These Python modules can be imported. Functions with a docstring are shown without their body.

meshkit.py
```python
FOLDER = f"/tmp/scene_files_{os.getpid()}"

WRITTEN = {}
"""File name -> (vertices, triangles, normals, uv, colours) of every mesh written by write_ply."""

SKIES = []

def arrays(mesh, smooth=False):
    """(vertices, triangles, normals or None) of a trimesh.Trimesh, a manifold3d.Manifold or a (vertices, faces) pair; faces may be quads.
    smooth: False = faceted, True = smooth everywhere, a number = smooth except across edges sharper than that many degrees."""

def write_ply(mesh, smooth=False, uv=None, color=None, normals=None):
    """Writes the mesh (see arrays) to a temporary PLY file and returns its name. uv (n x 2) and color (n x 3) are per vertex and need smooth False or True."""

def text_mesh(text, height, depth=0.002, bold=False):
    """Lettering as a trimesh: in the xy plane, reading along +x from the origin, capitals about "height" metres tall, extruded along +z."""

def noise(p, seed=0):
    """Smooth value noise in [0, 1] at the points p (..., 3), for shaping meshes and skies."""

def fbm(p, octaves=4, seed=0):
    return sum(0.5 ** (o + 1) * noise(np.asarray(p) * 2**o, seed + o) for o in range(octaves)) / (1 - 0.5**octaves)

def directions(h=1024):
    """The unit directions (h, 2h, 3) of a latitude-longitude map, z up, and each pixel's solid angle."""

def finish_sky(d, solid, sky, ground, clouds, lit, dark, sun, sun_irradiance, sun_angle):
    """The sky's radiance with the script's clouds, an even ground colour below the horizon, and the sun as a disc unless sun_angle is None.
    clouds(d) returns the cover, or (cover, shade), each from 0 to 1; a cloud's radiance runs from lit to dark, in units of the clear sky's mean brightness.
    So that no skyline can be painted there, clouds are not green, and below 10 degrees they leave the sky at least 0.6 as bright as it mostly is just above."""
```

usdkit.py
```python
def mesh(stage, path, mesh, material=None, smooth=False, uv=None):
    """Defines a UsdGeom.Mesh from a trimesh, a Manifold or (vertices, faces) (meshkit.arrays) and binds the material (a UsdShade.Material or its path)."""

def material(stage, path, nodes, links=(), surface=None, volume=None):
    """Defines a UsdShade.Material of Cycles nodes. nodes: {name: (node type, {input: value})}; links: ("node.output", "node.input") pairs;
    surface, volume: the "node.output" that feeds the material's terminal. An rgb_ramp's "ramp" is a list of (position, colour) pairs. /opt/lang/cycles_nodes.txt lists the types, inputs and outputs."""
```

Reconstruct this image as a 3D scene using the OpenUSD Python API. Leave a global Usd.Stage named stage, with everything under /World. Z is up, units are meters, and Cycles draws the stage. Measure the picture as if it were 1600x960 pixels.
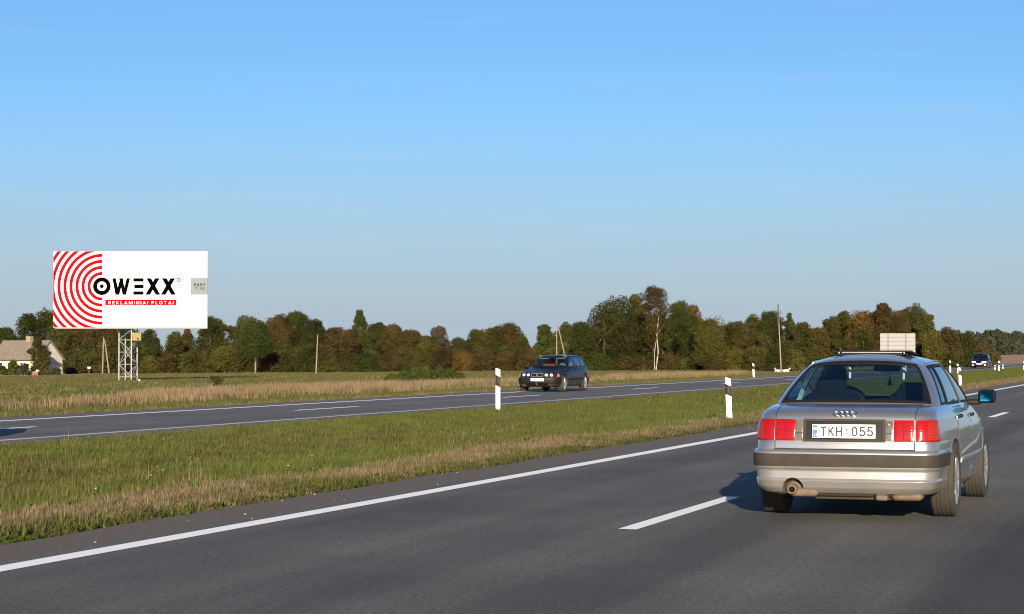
import math, random
import numpy as np
import trimesh, usdkit, meshkit
import manifold3d as m3
from shapely import geometry as sg, affinity as sa, ops as so
from trimesh import transformations as tt
from pxr import Usd, UsdGeom, UsdLux, UsdShade, Sdf, Gf, Vt

stage = Usd.Stage.CreateInMemory()
UsdGeom.SetStageUpAxis(stage, 'Z')
UsdGeom.SetStageMetersPerUnit(stage, 1.0)
UsdGeom.Xform.Define(stage, '/World')
UsdGeom.Scope.Define(stage, '/World/Looks')

# ---------------------------------------------------------------- camera
CAM_H = 1.40                    # eye height over the road
FPX = 3240.0                    # focal length in pixels of a 1600 px wide picture
PITCH = math.atan(73 / FPX)
cam = UsdGeom.Camera.Define(stage, '/World/camera')
cam.CreateHorizontalApertureAttr(36.0)
cam.CreateVerticalApertureAttr(36.0 * 960 / 1600)
cam.CreateFocalLengthAttr(36.0 * FPX / 1600)
cam.CreateClippingRangeAttr((0.1, 20000))
cam.AddTranslateOp().Set((0, 0, CAM_H))
cam.AddRotateXOp().Set(90 + math.degrees(PITCH))
cam.CreateExposureAttr(1.0)

# ---------------------------------------------------------------- sky and sun
SUN_EL = math.radians(14.0)
SUN_DIR = np.array([0.005, -1.0])          # horizontal direction towards the sun
SUN_DIR = SUN_DIR / np.linalg.norm(SUN_DIR)
SUN_ROT = math.atan2(SUN_DIR[0], SUN_DIR[1])
usdkit.material(stage, '/World/Looks/sky_look', {
    'sky': ('sky_texture', {'sky_type': 'single_scattering', 'sun_disc': False, 'sun_elevation': SUN_EL, 'sun_rotation': SUN_ROT,
                            'altitude': 0.0, 'air_density': 0.9, 'aerosol_density': 0.8, 'ozone_density': 5.6}),
    'tc': ('texture_coordinate', {}),
    'map': ('mapping', {'scale': (2.2, 2.2, 70.0), 'rotation': (0.015, 0.01, 0.0)}),
    'wisp': ('noise_texture', {'scale': 1.6, 'detail': 6.0, 'roughness': 0.55}),
    'amount': ('rgb_ramp', {'ramp': [(0, (0, 0, 0)), (0.57, (0, 0, 0)), (0.80, (0.13, 0.13, 0.13)), (1, (0.2, 0.2, 0.2))]}),
    'cloud': ('mix', {'color2': (4.6, 4.9, 5.6)}),
    'sep': ('separate_xyz', {}), 'low': ('map_range', {'from_min': 0.0, 'from_max': 0.13, 'to_min': 0.74, 'to_max': 0.0, 'clamp': True, 'range_type': 'smoothstep'}),
    'veil': ('mix', {'color2': (3.15, 3.70, 4.40)}),
    'bg': ('background_shader', {'strength': 0.0725})},
    [('tc.generated', 'map.vector'), ('map.vector', 'wisp.vector'), ('wisp.fac', 'amount.fac'), ('amount.color', 'cloud.fac'),
     ('tc.generated', 'sep.vector'), ('sep.z', 'low.value'), ('low.result', 'veil.fac'), ('sky.color', 'veil.color1'), ('veil.color', 'cloud.color1'), ('cloud.color', 'bg.color')], surface='bg.background')
dome = UsdLux.DomeLight.Define(stage, '/World/sky')
UsdShade.MaterialBindingAPI.Apply(dome.GetPrim()).Bind(UsdShade.Material.Get(stage, '/World/Looks/sky_look'))
sun = UsdLux.DistantLight.Define(stage, '/World/sun')
sun.CreateNormalizeAttr(True)
sun.CreateIntensityAttr(1.25)
sun.CreateAngleAttr(0.5)
sun.CreateColorAttr((1.0, 0.83, 0.63))
sun.AddRotateXYZOp().Set((90 - math.degrees(SUN_EL), 0, 180 - math.degrees(SUN_ROT)))

# ---------------------------------------------------------------- helpers
_names = {}
def numbered(path):
    n = _names.get(path, 0)
    _names[path] = n + 1
    return path if n == 0 else '%s_%03d' % (path, n)
def tag(p, label=None, cat=None, group=None, kind=None):
    p = p.GetPrim() if hasattr(p, 'GetPrim') else p
    for k, v in (('label', label), ('category', cat), ('group', group), ('kind', kind)):
        if v:
            p.SetCustomDataByKey(k, v)
    return p
def thing(name, label, cat, loc=(0, 0, 0), rotz=0.0, group=None, kind=None):
    x = UsdGeom.Xform.Define(stage, numbered('/World/' + name))
    x.AddTranslateOp().Set(tuple(map(float, loc)))
    x.AddRotateZOp().Set(math.degrees(rotz))
    return tag(x, label, cat, group, kind)
def obj(name, mesh, mat, parent=None, smooth=False, label=None):
    base = str(parent.GetPath()) if parent is not None else '/World'
    if isinstance(mesh, (list, tuple)) and len(mesh) and not isinstance(mesh[0], np.ndarray):
        mesh = cat_(mesh)
    m = usdkit.mesh(stage, numbered(base + '/' + name), mesh, M[mat] if isinstance(mat, str) else mat, smooth=smooth)
    if label:
        tag(m, label)
    return m.GetPrim()
def copy_of(src, loc, rotz, label, cat, group=None, name=None):
    x = UsdGeom.Xform.Define(stage, numbered('/World/' + (name or src.GetName().rsplit('_0', 1)[0])))
    x.GetPrim().GetReferences().AddInternalReference(src.GetPath())
    x.ClearXformOpOrder()
    for o in ('xformOp:translate', 'xformOp:rotateZ'):
        pass
    xf = UsdGeom.XformCommonAPI(x)
    UsdGeom.Xformable(x).SetXformOpOrder([])
    x.GetPrim().CreateAttribute('xformOp:translate', Sdf.ValueTypeNames.Double3).Set(Gf.Vec3d(*map(float, loc)))
    x.GetPrim().CreateAttribute('xformOp:rotateZ', Sdf.ValueTypeNames.Float).Set(math.degrees(rotz))
    x.GetPrim().CreateAttribute('xformOpOrder', Sdf.ValueTypeNames.TokenArray, False, Sdf.VariabilityUniform).Set(['xformOp:translate', 'xformOp:rotateZ'])
    x.GetPrim().SetInstanceable(True)
    return tag(x, label, cat, group)
def cat_(ms):
    return trimesh.util.concatenate([to_tm(m) for m in ms])
def to_tm(m):
    if hasattr(m, 'to_mesh'):
        k = m.to_mesh()
        return trimesh.Trimesh(np.array(k.vert_properties[:, :3]), np.array(k.tri_verts), process=False)
    return m
def to_man(t):
    t = t.copy(); t.merge_vertices()
    return m3.Manifold(m3.Mesh(np.asarray(t.vertices, np.float32), np.asarray(t.faces, np.uint32)))
def box(sx, sy, sz, at=(0, 0, 0), rot=None):
    b = trimesh.creation.box((sx, sy, sz))
    if rot is not None:
        b.apply_transform(rot)
    b.apply_translation(at)
    return b
def rbox(sx, sy, sz, r=0.02, at=(0, 0, 0), sub=1, rot=None):
    s = trimesh.creation.icosphere(sub, r).vertices
    c = np.array([[a * (sx / 2 - r), b * (sy / 2 - r), d * (sz / 2 - r)] for a in (-1, 1) for b in (-1, 1) for d in (-1, 1)])
    h = trimesh.convex.convex_hull((c[:, None, :] + s[None]).reshape(-1, 3))
    if rot is not None:
        h.apply_transform(rot)
    h.apply_translation(at)
    return h
def bar(a, b, r0, r1=None, n=8):
    a, b = np.asarray(a, float), np.asarray(b, float)
    r1 = r0 if r1 is None else r1
    d = b - a; L = np.linalg.norm(d); d = d / L
    u = np.cross(d, [0, 0, 1.0]); u = u / np.linalg.norm(u) if np.linalg.norm(u) > 1e-6 else np.array([1.0, 0, 0])
    w = np.cross(d, u)
    t = np.arange(n) * 2 * np.pi / n
    ring = np.cos(t)[:, None] * u + np.sin(t)[:, None] * w
    v = np.vstack([a + ring * r0, b + ring * r1, a, b])
    i = np.arange(n); j = (i + 1) % n
    f = np.vstack([np.stack([i, i + n, j], 1), np.stack([j, i + n, j + n], 1), np.stack([i, j, np.full(n, 2 * n)], 1), np.stack([j + n, i + n, np.full(n, 2 * n + 1)], 1)])
    return trimesh.Trimesh(v, f, process=False)
def tube(pts, r, n=8):
    return cat_([bar(pts[i], pts[i + 1], r, r, n) for i in range(len(pts) - 1)])
def revolve(profile, n=32):
    """profile: (radius, along) pairs, turned about the y axis."""
    p = np.asarray(profile, float); m = len(p)
    t = np.arange(n) * 2 * np.pi / n
    v = np.stack([np.cos(t)[:, None] * p[None, :, 0], np.broadcast_to(p[None, :, 1], (n, m)), np.sin(t)[:, None] * p[None, :, 0]], -1).reshape(-1, 3)
    f = []
    for i in range(n):
        for k in range(m - 1):
            a, b, c, d = i * m + k, i * m + k + 1, ((i + 1) % n) * m + k + 1, ((i + 1) % n) * m + k
            f += [[a, b, c], [a, c, d]]
    return trimesh.Trimesh(v, f, process=False)
def grid_mesh(P, flip=False):
    """P: rows x columns x 3."""
    P = np.asarray(P, float); r, c = P.shape[:2]
    i = np.arange(r * c).reshape(r, c)
    a, b, d, e = i[:-1, :-1].ravel(), i[:-1, 1:].ravel(), i[1:, 1:].ravel(), i[1:, :-1].ravel()
    f = np.vstack([np.stack([a, b, d], 1), np.stack([a, d, e], 1)])
    return trimesh.Trimesh(P.reshape(-1, 3), f[:, ::-1] if flip else f, process=False)
def poly_mesh(g, depth, z=0.0):
    out = []
    for q in getattr(g, 'geoms', [g]):
        if q.geom_type == 'Polygon' and q.area > 1e-9:
            e = trimesh.creation.extrude_polygon(q, depth, engine='earcut'); e.apply_translation((0, 0, z)); out.append(e)
    return cat_(out)
def T(*steps):
    m = np.eye(4)
    for s in steps:
        m = s @ m
    return m
def RX(a): return tt.rotation_matrix(a, (1, 0, 0))
def RY(a): return tt.rotation_matrix(a, (0, 1, 0))
def RZ(a): return tt.rotation_matrix(a, (0, 0, 1))
def moved(m, mat=None, at=None):
    m = m.copy()
    if mat is not None: m.apply_transform(mat)
    if at is not None: m.apply_translation(at)
    return m
def hullchain(pairs, refine=None, smooth=6):
    """pairs: list of lists of (point, radius): each list is the hull of its spheres; all joined into one smoothed skin."""
    tot = None
    for grp in pairs:
        pts = np.vstack([trimesh.creation.icosphere(2, r).vertices * 1.0 + np.asarray(p) for p, r in grp])
        h = m3.Manifold.hull_points(np.asarray(pts, np.float64))
        tot = h if tot is None else tot + h
    if refine:
        tot = tot.refine_to_length(refine)
    t = to_tm(tot); t.merge_vertices()
    if smooth:
        trimesh.smoothing.filter_taubin(t, iterations=smooth)
    return t

# road frame: t runs along the road away from the camera, L to its right
TH = math.atan2(1070, FPX)
SN, CS = math.sin(TH), math.cos(TH)
def R(L, t, z=0.0):
    return np.stack([np.asarray(L) * CS + np.asarray(t) * SN, -np.asarray(L) * SN + np.asarray(t) * CS, np.asarray(z) + 0 * np.asarray(L)], -1)
_pl = np.array([[-3000, -2.2], [-190, -1.95], [-115, -1.4], [-80, -.8], [-62, -.42], [-40, -.25], [-27.5, -.10], [-25.6, -.05], [-18.2, -.08], [-17.4, -.13], [-15.6, -.14],
                [-13, -.22], [-10.6, -.12], [-9.2, -.02], [-8.5, -.05], [1.6, -.05], [4, -.4], [30, -.7], [900, -.7]])
def ground_h(L, t):
    L, t = np.asarray(L, float), np.asarray(t, float)
    h = np.interp(L, _pl[:, 0], _pl[:, 1])
    s = np.clip((t - 260) / 450, 0, 1); s = s * s * (3 - 2 * s)
    return h + np.where(L < -27, s * np.clip((-27 - L) / 30, 0, 1) * 1.5, 0)
def toroad(x, y):
    return x * CS - y * SN, x * SN + y * CS
def at_px(u, v):
    """The ground point seen at pixel (u, v) of the 1600 px wide photograph."""
    q = (480 - v) / FPX
    d = np.array([(u - 800) / FPX, math.cos(PITCH) - math.sin(PITCH) * q, math.sin(PITCH) + math.cos(PITCH) * q])
    lo, hi = 5.0, 4000.0
    s = np.geomspace(lo, hi, 6000)
    p = np.array([0, 0, CAM_H]) + s[:, None] * d
    L, t = toroad(p[:, 0], p[:, 1])
    k = np.nonzero(p[:, 2] < ground_h(L, t))[0]
    k = k[0] if len(k) else len(s) - 1
    return p[k]
def px_per_m(p):
    return FPX / p[1]
def height_at(p, v):
    """World height seen at row v above ground point p."""
    return CAM_H + (553 - v) * p[1] / FPX

# ---------------------------------------------------------------- materials
M = {}
def mat(name, nodes, links=(), surface='p.BSDF'):
    M[name] = usdkit.material(stage, '/World/Looks/' + name, nodes, links, surface)
    return M[name]
def plain(name, color, rough=0.6, metal=0.0, var=0.12, scale=6.0, bump=0.0, **kw):
    c = np.asarray(color, float)
    nodes = {'tc': ('texture_coordinate', {}), 'n': ('noise_texture', {'scale': scale, 'detail': 5.0, 'roughness': 0.6}),
             'r': ('rgb_ramp', {'ramp': [(0.25, tuple(c * (1 - var))), (0.75, tuple(np.minimum(c * (1 + var), 1)))]}),
             'p': ('principled_bsdf', {'roughness': rough, 'metallic': metal, **kw})}
    links = [('tc.object', 'n.vector'), ('n.fac', 'r.fac'), ('r.color', 'p.base_color')]
    if bump:
        nodes['b'] = ('bump', {'strength': 1.0, 'distance': bump}); links += [('n.fac', 'b.height'), ('b.normal', 'p.normal')]
    return mat(name, nodes, links)
def leafy(name, stops, spread=0.35, nscale=0.25, transl=0.25):
    """stops: leaf colours; picked per leaf, drifting over the crown."""
    n = len(stops)
    ramp = [(i / max(n - 1, 1), s) for i, s in enumerate(stops)]
    mat(name, {'g': ('geometry', {}), 'n': ('noise_texture', {'scale': nscale, 'detail': 3.0}), 'mr': ('map_range', {'from_min': 0.3, 'from_max': 0.7, 'clamp': True}),
               'mx': ('mix_float', {'fac': spread}), 'r': ('rgb_ramp', {'ramp': ramp}),
               'd': ('principled_bsdf', {'roughness': 0.9, 'specular_ior_level': 0.08}), 't': ('translucent_bsdf', {}), 'm': ('mix_closure', {'fac': transl})},
        [('g.position', 'n.vector'), ('n.fac', 'mr.value'), ('mr.result', 'mx.a'), ('g.random_per_island', 'mx.b'), ('mx.result', 'r.fac'),
         ('r.color', 'd.base_color'), ('r.color', 't.color'), ('d.BSDF', 'm.closure1'), ('t.BSDF', 'm.closure2')], surface='m.closure')
# ---------------------------------------------------------------- ground and roads
ROT = (0, 0, TH)
def ground_material():
    # colour of the soil and short sward between the grass blades, by distance L from the road
    lo, hi = -60.0, 10.0
    k = lambda L: (L - lo) / (hi - lo)
    green, olive, dry, soil, tan = (.070, .082, .022), (.10, .10, .032), (.18, .135, .075), (.12, .098, .065), (.22, .16, .10)
    ramp = [(0, (.13, .15, .045)), (k(-41.5), (.14, .15, .045)), (k(-39), (.26, .20, .105)), (k(-31), tan), (k(-28.5), (.16, .14, .055)), (k(-26.2), (.15, .125, .05)), (k(-25.3), soil),
            (k(-18.0), soil), (k(-17.4), green), (k(-14), green), (k(-11.6), olive), (k(-10.4), dry), (k(-9.2), (.19, .15, .075)), (k(-8.6), olive), (k(-8.4), soil), (1, olive)]
    mat('ground_look', {
        'g': ('geometry', {}), 'map': ('mapping', {'rotation': ROT}), 'wob': ('noise_texture', {'scale': 0.35, 'detail': 4.0}), 'x': ('separate_xyz', {}),
        'wm': ('map_range', {'from_min': 0.3, 'from_max': 0.7, 'to_min': -1.1, 'to_max': 1.1}), 'add': ('math', {'math_type': 'add'}),
        'mr': ('map_range', {'from_min': lo, 'from_max': hi, 'clamp': True}), 'r': ('rgb_ramp', {'ramp': ramp}),
        'n': ('noise_texture', {'scale': 2.2, 'detail': 8.0, 'roughness': 0.7}), 'nr': ('rgb_ramp', {'ramp': [(0.3, (.55, .55, .5)), (0.5, (1, 1, 1)), (0.72, (1.35, 1.25, 1.1))]}),
        'mul': ('mix', {'mix_type': 'multiply', 'fac': 1.0}),
        'far': ('map_range', {'from_min': 215.0, 'from_max': 250.0, 'clamp': True}), 'left': ('map_range', {'from_min': -24.0, 'from_max': -26.0, 'clamp': True}),
        'fm': ('math', {'math_type': 'multiply'}), 'brown': ('mix', {'color2': (.33, .225, .15)}),
        'b': ('bump', {'strength': 0.8, 'distance': 0.06}), 'p': ('principled_bsdf', {'roughness': 0.95, 'specular_ior_level': 0.15})},
        [('g.position', 'map.vector'), ('map.vector', 'x.vector'), ('g.position', 'wob.vector'), ('wob.fac', 'wm.value'), ('x.x', 'add.value1'), ('wm.result', 'add.value2'),
         ('add.value', 'mr.value'), ('mr.result', 'r.fac'), ('g.position', 'n.vector'), ('n.fac', 'nr.fac'), ('r.color', 'brown.color1'),
         ('x.y', 'far.value'), ('x.x', 'left.value'), ('far.result', 'fm.value1'), ('left.result', 'fm.value2'), ('fm.value', 'brown.fac'),
         ('brown.color', 'mul.color1'), ('nr.color', 'mul.color2'), ('mul.color', 'p.base_color'), ('n.fac', 'b.height'), ('b.normal', 'p.normal')])
ground_material()
Ls = np.unique(np.concatenate([[-3000, -1500, -900, -600, -400], np.linspace(-300, -60, 40), np.linspace(-60, -25.6, 40), [-25.3, -22, -18.2], np.linspace(-18, -8.6, 30), [-8.3, -4, 0, 1.7, 4, 10, 30, 100, 900]]))
Ts = np.unique(np.concatenate([[-400, -150, -60], np.linspace(-30, 120, 120), np.linspace(120, 400, 90), np.geomspace(400, 6000, 50)]))
LL, TT_ = np.meshgrid(Ls, Ts)
G = R(LL, TT_, ground_h(LL, TT_))
bumpy = (meshkit.fbm(np.stack([G[..., 0] * .8, G[..., 1] * .8, G[..., 2] * 0], -1), 3, 5) - .5) * .16
G[..., 2] += np.where((LL < -26.5) | ((LL < -8.8) & (LL > -17.6)), bumpy, 0)
g = obj('ground', grid_mesh(G), 'ground_look', smooth=True); tag(g, 'grassy ground of the median and the fields beyond the highway', kind='structure')

def asphalt(name, c, dark, tracks, edge_L, dust):
    """c: base colour; tracks: lateral positions of the wheel tracks; the strip outside edge_L is dusty."""
    lo, hi = -30.0, 4.0
    k = lambda L: (L - lo) / (hi - lo)
    ramp = [(0, (1, 1, 1))]
    for L, dk, wd in sorted(tracks):
        ramp += [(k(L - wd - .18), (1, 1, 1)), (k(L - wd + .12), (dk, dk, dk * 1.05)), (k(L + wd - .12), (dk, dk, dk * 1.05)), (k(L + wd + .18), (1, 1, 1))]
    ramp += [(1, (1, 1, 1))]
    e0, e1 = edge_L
    mat(name, {
        'g': ('geometry', {}), 'map': ('mapping', {'rotation': ROT}), 'x': ('separate_xyz', {}), 'mr': ('map_range', {'from_min': lo, 'from_max': hi, 'clamp': True}), 'r': ('rgb_ramp', {'ramp': ramp}),
        'long': ('mapping', {'rotation': ROT, 'scale': (1, 1, 1)}), 'st': ('mapping', {'scale': (1.4, .06, 1.0)}), 'ns': ('noise_texture', {'scale': 1.0, 'detail': 5.0, 'roughness': .6}),
        'sr': ('rgb_ramp', {'ramp': [(.3, (.76, .76, .77)), (.7, (1.2, 1.19, 1.16))]}),
        'np': ('noise_texture', {'scale': 0.45, 'detail': 3.0}), 'pr': ('rgb_ramp', {'ramp': [(.33, (.82, .82, .85)), (.67, (1.12, 1.11, 1.08))]}),
        'grain': ('noise_texture', {'scale': 24.0, 'detail': 8.0, 'roughness': .92}), 'gr': ('rgb_ramp', {'ramp': [(.36, (.35, .35, .36)), (.5, (.95, .95, .95)), (.62, (1.9, 1.85, 1.75))]}),
        'm1': ('mix', {'mix_type': 'multiply', 'fac': 1.0, 'color1': c}), 'm2': ('mix', {'mix_type': 'multiply', 'fac': 1.0}), 'm3': ('mix', {'mix_type': 'multiply', 'fac': 1.0}), 'm4': ('mix', {'mix_type': 'multiply', 'fac': 1.0}),
        'em': ('map_range', {'from_min': e0, 'from_max': e1, 'clamp': True}), 'wob': ('noise_texture', {'scale': 1.3, 'detail': 4.0}), 'wr': ('map_range', {'to_min': -.16, 'to_max': .16}), 'wa': ('math', {'math_type': 'add'}),
        'dust': ('mix', {'color2': dust}),
        'b': ('bump', {'strength': .7, 'distance': .008}), 'p': ('principled_bsdf', {'roughness': .82, 'specular_ior_level': .35})},
        [('g.position', 'map.vector'), ('map.vector', 'x.vector'), ('x.x', 'mr.value'), ('mr.result', 'r.fac'), ('g.position', 'long.vector'), ('long.vector', 'st.vector'), ('st.vector', 'ns.vector'), ('ns.fac', 'sr.fac'),
         ('g.position', 'np.vector'), ('np.fac', 'pr.fac'), ('g.position', 'grain.vector'), ('grain.fac', 'gr.fac'), ('g.position', 'wob.vector'), ('wob.fac', 'wr.value'), ('x.x', 'wa.value1'), ('wr.result', 'wa.value2'), ('wa.value', 'em.value'),
         ('r.color', 'm1.color2'), ('m1.color', 'm2.color1'), ('sr.color', 'm2.color2'), ('m2.color', 'm3.color1'), ('pr.color', 'm3.color2'), ('em.result', 'dust.fac'), ('m3.color', 'dust.color1'), ('dust.color', 'm4.color1'), ('gr.color', 'm4.color2'),
         ('m4.color', 'p.base_color'), ('grain.fac', 'b.height'), ('b.normal', 'p.normal')])
asphalt('asphalt_near', (.104, .1035, .092), .80, ((-6.45, .80, .5), (-4.98, .85, .45), (-3.42, .66, .36), (-.85, .48, .66)), (-7.55, -7.75), (.118, .097, .078))
asphalt('asphalt_far', (.112, .109, .104), .90, ((-20.6, .92, .4), (-19.3, .92, .4), (-23.0, .9, .35), (-22.0, .9, .35)), (-23.9, -24.3), (.115, .10, .088))
mat('road_paint', {'g': ('geometry', {}), 'n': ('noise_texture', {'scale': 9.0, 'detail': 8.0, 'roughness': .75}), 'r': ('rgb_ramp', {'ramp': [(.28, (.5, .49, .46)), (.36, (.92, .91, .89)), (1, (.95, .94, .92))]}),
                   'p': ('principled_bsdf', {'roughness': .6})}, [('g.position', 'n.vector'), ('n.fac', 'r.fac'), ('r.color', 'p.base_color')])
mat('worn_paint', {'g': ('geometry', {}), 'n': ('noise_texture', {'scale': 1.6, 'detail': 9.0, 'roughness': .8}), 'r': ('rgb_ramp', {'ramp': [(.34, (.16, .155, .15)), (.46, (.55, .54, .52)), (1, (.66, .65, .63))]}),
                   'p': ('principled_bsdf', {'roughness': .7})}, [('g.position', 'n.vector'), ('n.fac', 'r.fac'), ('r.color', 'p.base_color')])
def slab(L0, L1, t0, t1, z, th, nL=2, wob=0.0, seed=1):
    ts = np.unique(np.concatenate([np.arange(t0, min(t1, 160), .5 if wob else 8.0), np.linspace(min(t1, 160), t1, 60)])) if t1 - t0 > 20 else np.linspace(t0, t1, 3)
    w = (meshkit.fbm(np.stack([ts * .9, ts * 0, ts * 0 + seed], -1), 4, seed) - .5) * 2 * wob
    ls = np.linspace(0, 1, nL)
    top = np.stack([R(L0 + w + (L1 - L0 - w) * a, ts, np.full(len(ts), z)) for a in ls], 1)
    left, right = top[:, :1] - [0, 0, th], top[:, -1:] - [0, 0, th]
    return grid_mesh(np.concatenate([left, top, right], 1), flip=False)
near = thing('road', 'grey two-lane carriageway in the foreground with white lines', 'road', kind='structure')
obj('asphalt', slab(-8.38, 1.7, -30, 1800, 0, .07, 6, .10), 'asphalt_near', near)
obj('edge_line', slab(-7.50, -7.30, -30, 1800, .004, .001), 'road_paint', near)
obj('edge_line', slab(-.62, -.42, -30, 1800, .004, .001), 'road_paint', near)
for i in range(-2, 40):
    t = 16.0 + 15.35 * i
    obj('lane_dash', slab(-4.395, -4.245, t, t + 3.95, .004, .001), 'road_paint', near)
far = thing('road', 'pale grey far carriageway beyond the grassy median', 'road', kind='structure')
obj('asphalt', slab(-25.0, -18.05, -30, 1800, 0, .07, 6, .10, 2), 'asphalt_far', far)
obj('edge_line', slab(-18.42, -18.26, -30, 1800, .004, .001), 'worn_paint', far)
obj('edge_line', slab(-23.72, -23.52, -30, 1800, .004, .001), 'road_paint', far)
for i in range(-3, 40):
    t = 47.0 + 16.1 * i
    obj('lane_dash', slab(-21.22, -21.06, t, t + 3.95, .004, .001), 'road_paint', far)

# ---------------------------------------------------------------- grass
def blade_tuft(rng, n, h, spread, w, lean=.5, seg=2):
    V, F = [], []
    for _ in range(n):
        a, q = rng.uniform(0, 2 * np.pi), spread * np.sqrt(rng.uniform())
        b = np.array([np.cos(a) * q, np.sin(a) * q, -.02]); d = rng.uniform(0, 2 * np.pi); out = np.array([np.cos(d), np.sin(d), 0])
        hh, ww, le = h * rng.uniform(.55, 1.15), w * rng.uniform(.6, 1.3), lean * rng.uniform(.2, 1.2)
        s = np.array([-out[1], out[0], 0]); base = len(V)
        for k in range(seg):
            f = k / seg
            c = b + out * le * hh * f * f + np.array([0, 0, hh * f * (1 - .25 * le * f)])
            V += [c - s * ww * (1 - .5 * f), c + s * ww * (1 - .5 * f)]
        V.append(b + out * le * hh + np.array([0, 0, hh * (1 - .25 * le)]))
        for k in range(seg - 1):
            o = base + 2 * k; F += [[o, o + 1, o + 3], [o, o + 3, o + 2]]
        o = base + 2 * (seg - 1); F.append([o, o + 1, o + 2])
    return trimesh.Trimesh(np.array(V), np.array(F), process=False)
def weed(rng, n, r):
    V, F = [], []
    for _ in range(n):
        a = rng.uniform(0, 2 * np.pi); el = rng.uniform(.1, 1.1); q = r * rng.uniform(.5, 1.2)
        d = np.array([np.cos(a) * np.cos(el), np.sin(a) * np.cos(el), np.sin(el)]); s = np.array([-np.sin(a), np.cos(a), 0]) * q * .28
        c = np.array([0, 0, .01]); m = c + d * q * .55; e = c + d * q - [0, 0, q * .12]; o = len(V)
        V += [c, m + s, e, m - s]; F += [[o, o + 1, o + 2], [o, o + 2, o + 3]]
    return trimesh.Trimesh(np.array(V), np.array(F), process=False)
def blades_look(name, a, b, c):
    mat(name, {'g': ('geometry', {}), 'n': ('noise_texture', {'scale': 1.5, 'detail': 6.0, 'roughness': .65}), 'mr': ('map_range', {'from_min': .36, 'from_max': .64, 'clamp': True}), 'mx': ('mix_float', {'fac': .5}),
               'r': ('rgb_ramp', {'ramp': [(0, a), (.5, b), (1, c)]}), 'd': ('principled_bsdf', {'roughness': .7, 'specular_ior_level': .2}), 't': ('translucent_bsdf', {}), 'm': ('mix_closure', {'fac': .25})},
        [('g.position', 'n.vector'), ('n.fac', 'mr.value'), ('mr.result', 'mx.a'), ('g.random_per_island', 'mx.b'), ('mx.result', 'r.fac'), ('r.color', 'd.base_color'), ('r.color', 't.color'),
         ('d.BSDF', 'm.closure1'), ('t.BSDF', 'm.closure2')], surface='m.closure')
blades_look('green_blades', (.054, .076, .014), (.118, .138, .029), (.22, .20, .056))
blades_look('olive_blades', (.070, .072, .020), (.125, .108, .036), (.22, .17, .07))
blades_look('dry_blades', (.14, .104, .056), (.25, .185, .108), (.36, .27, .165))
blades_look('reed_blades', (.17, .125, .070), (.275, .20, .118), (.37, .28, .17))
blades_look('weed_leaves', (.040, .062, .010), (.085, .105, .020), (.17, .15, .04))
blades_look('yellow_petals', (.45, .30, .03), (.60, .42, .05), (.55, .45, .12))
blades_look('white_specks', (.5, .5, .46), (.6, .6, .55), (.7, .7, .66))
def view_mask(P, marg=.06):
    return (P[:, 1] > 8) & (np.abs(P[:, 0]) < P[:, 1] * (800 / FPX + marg) + 1.0)
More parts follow.
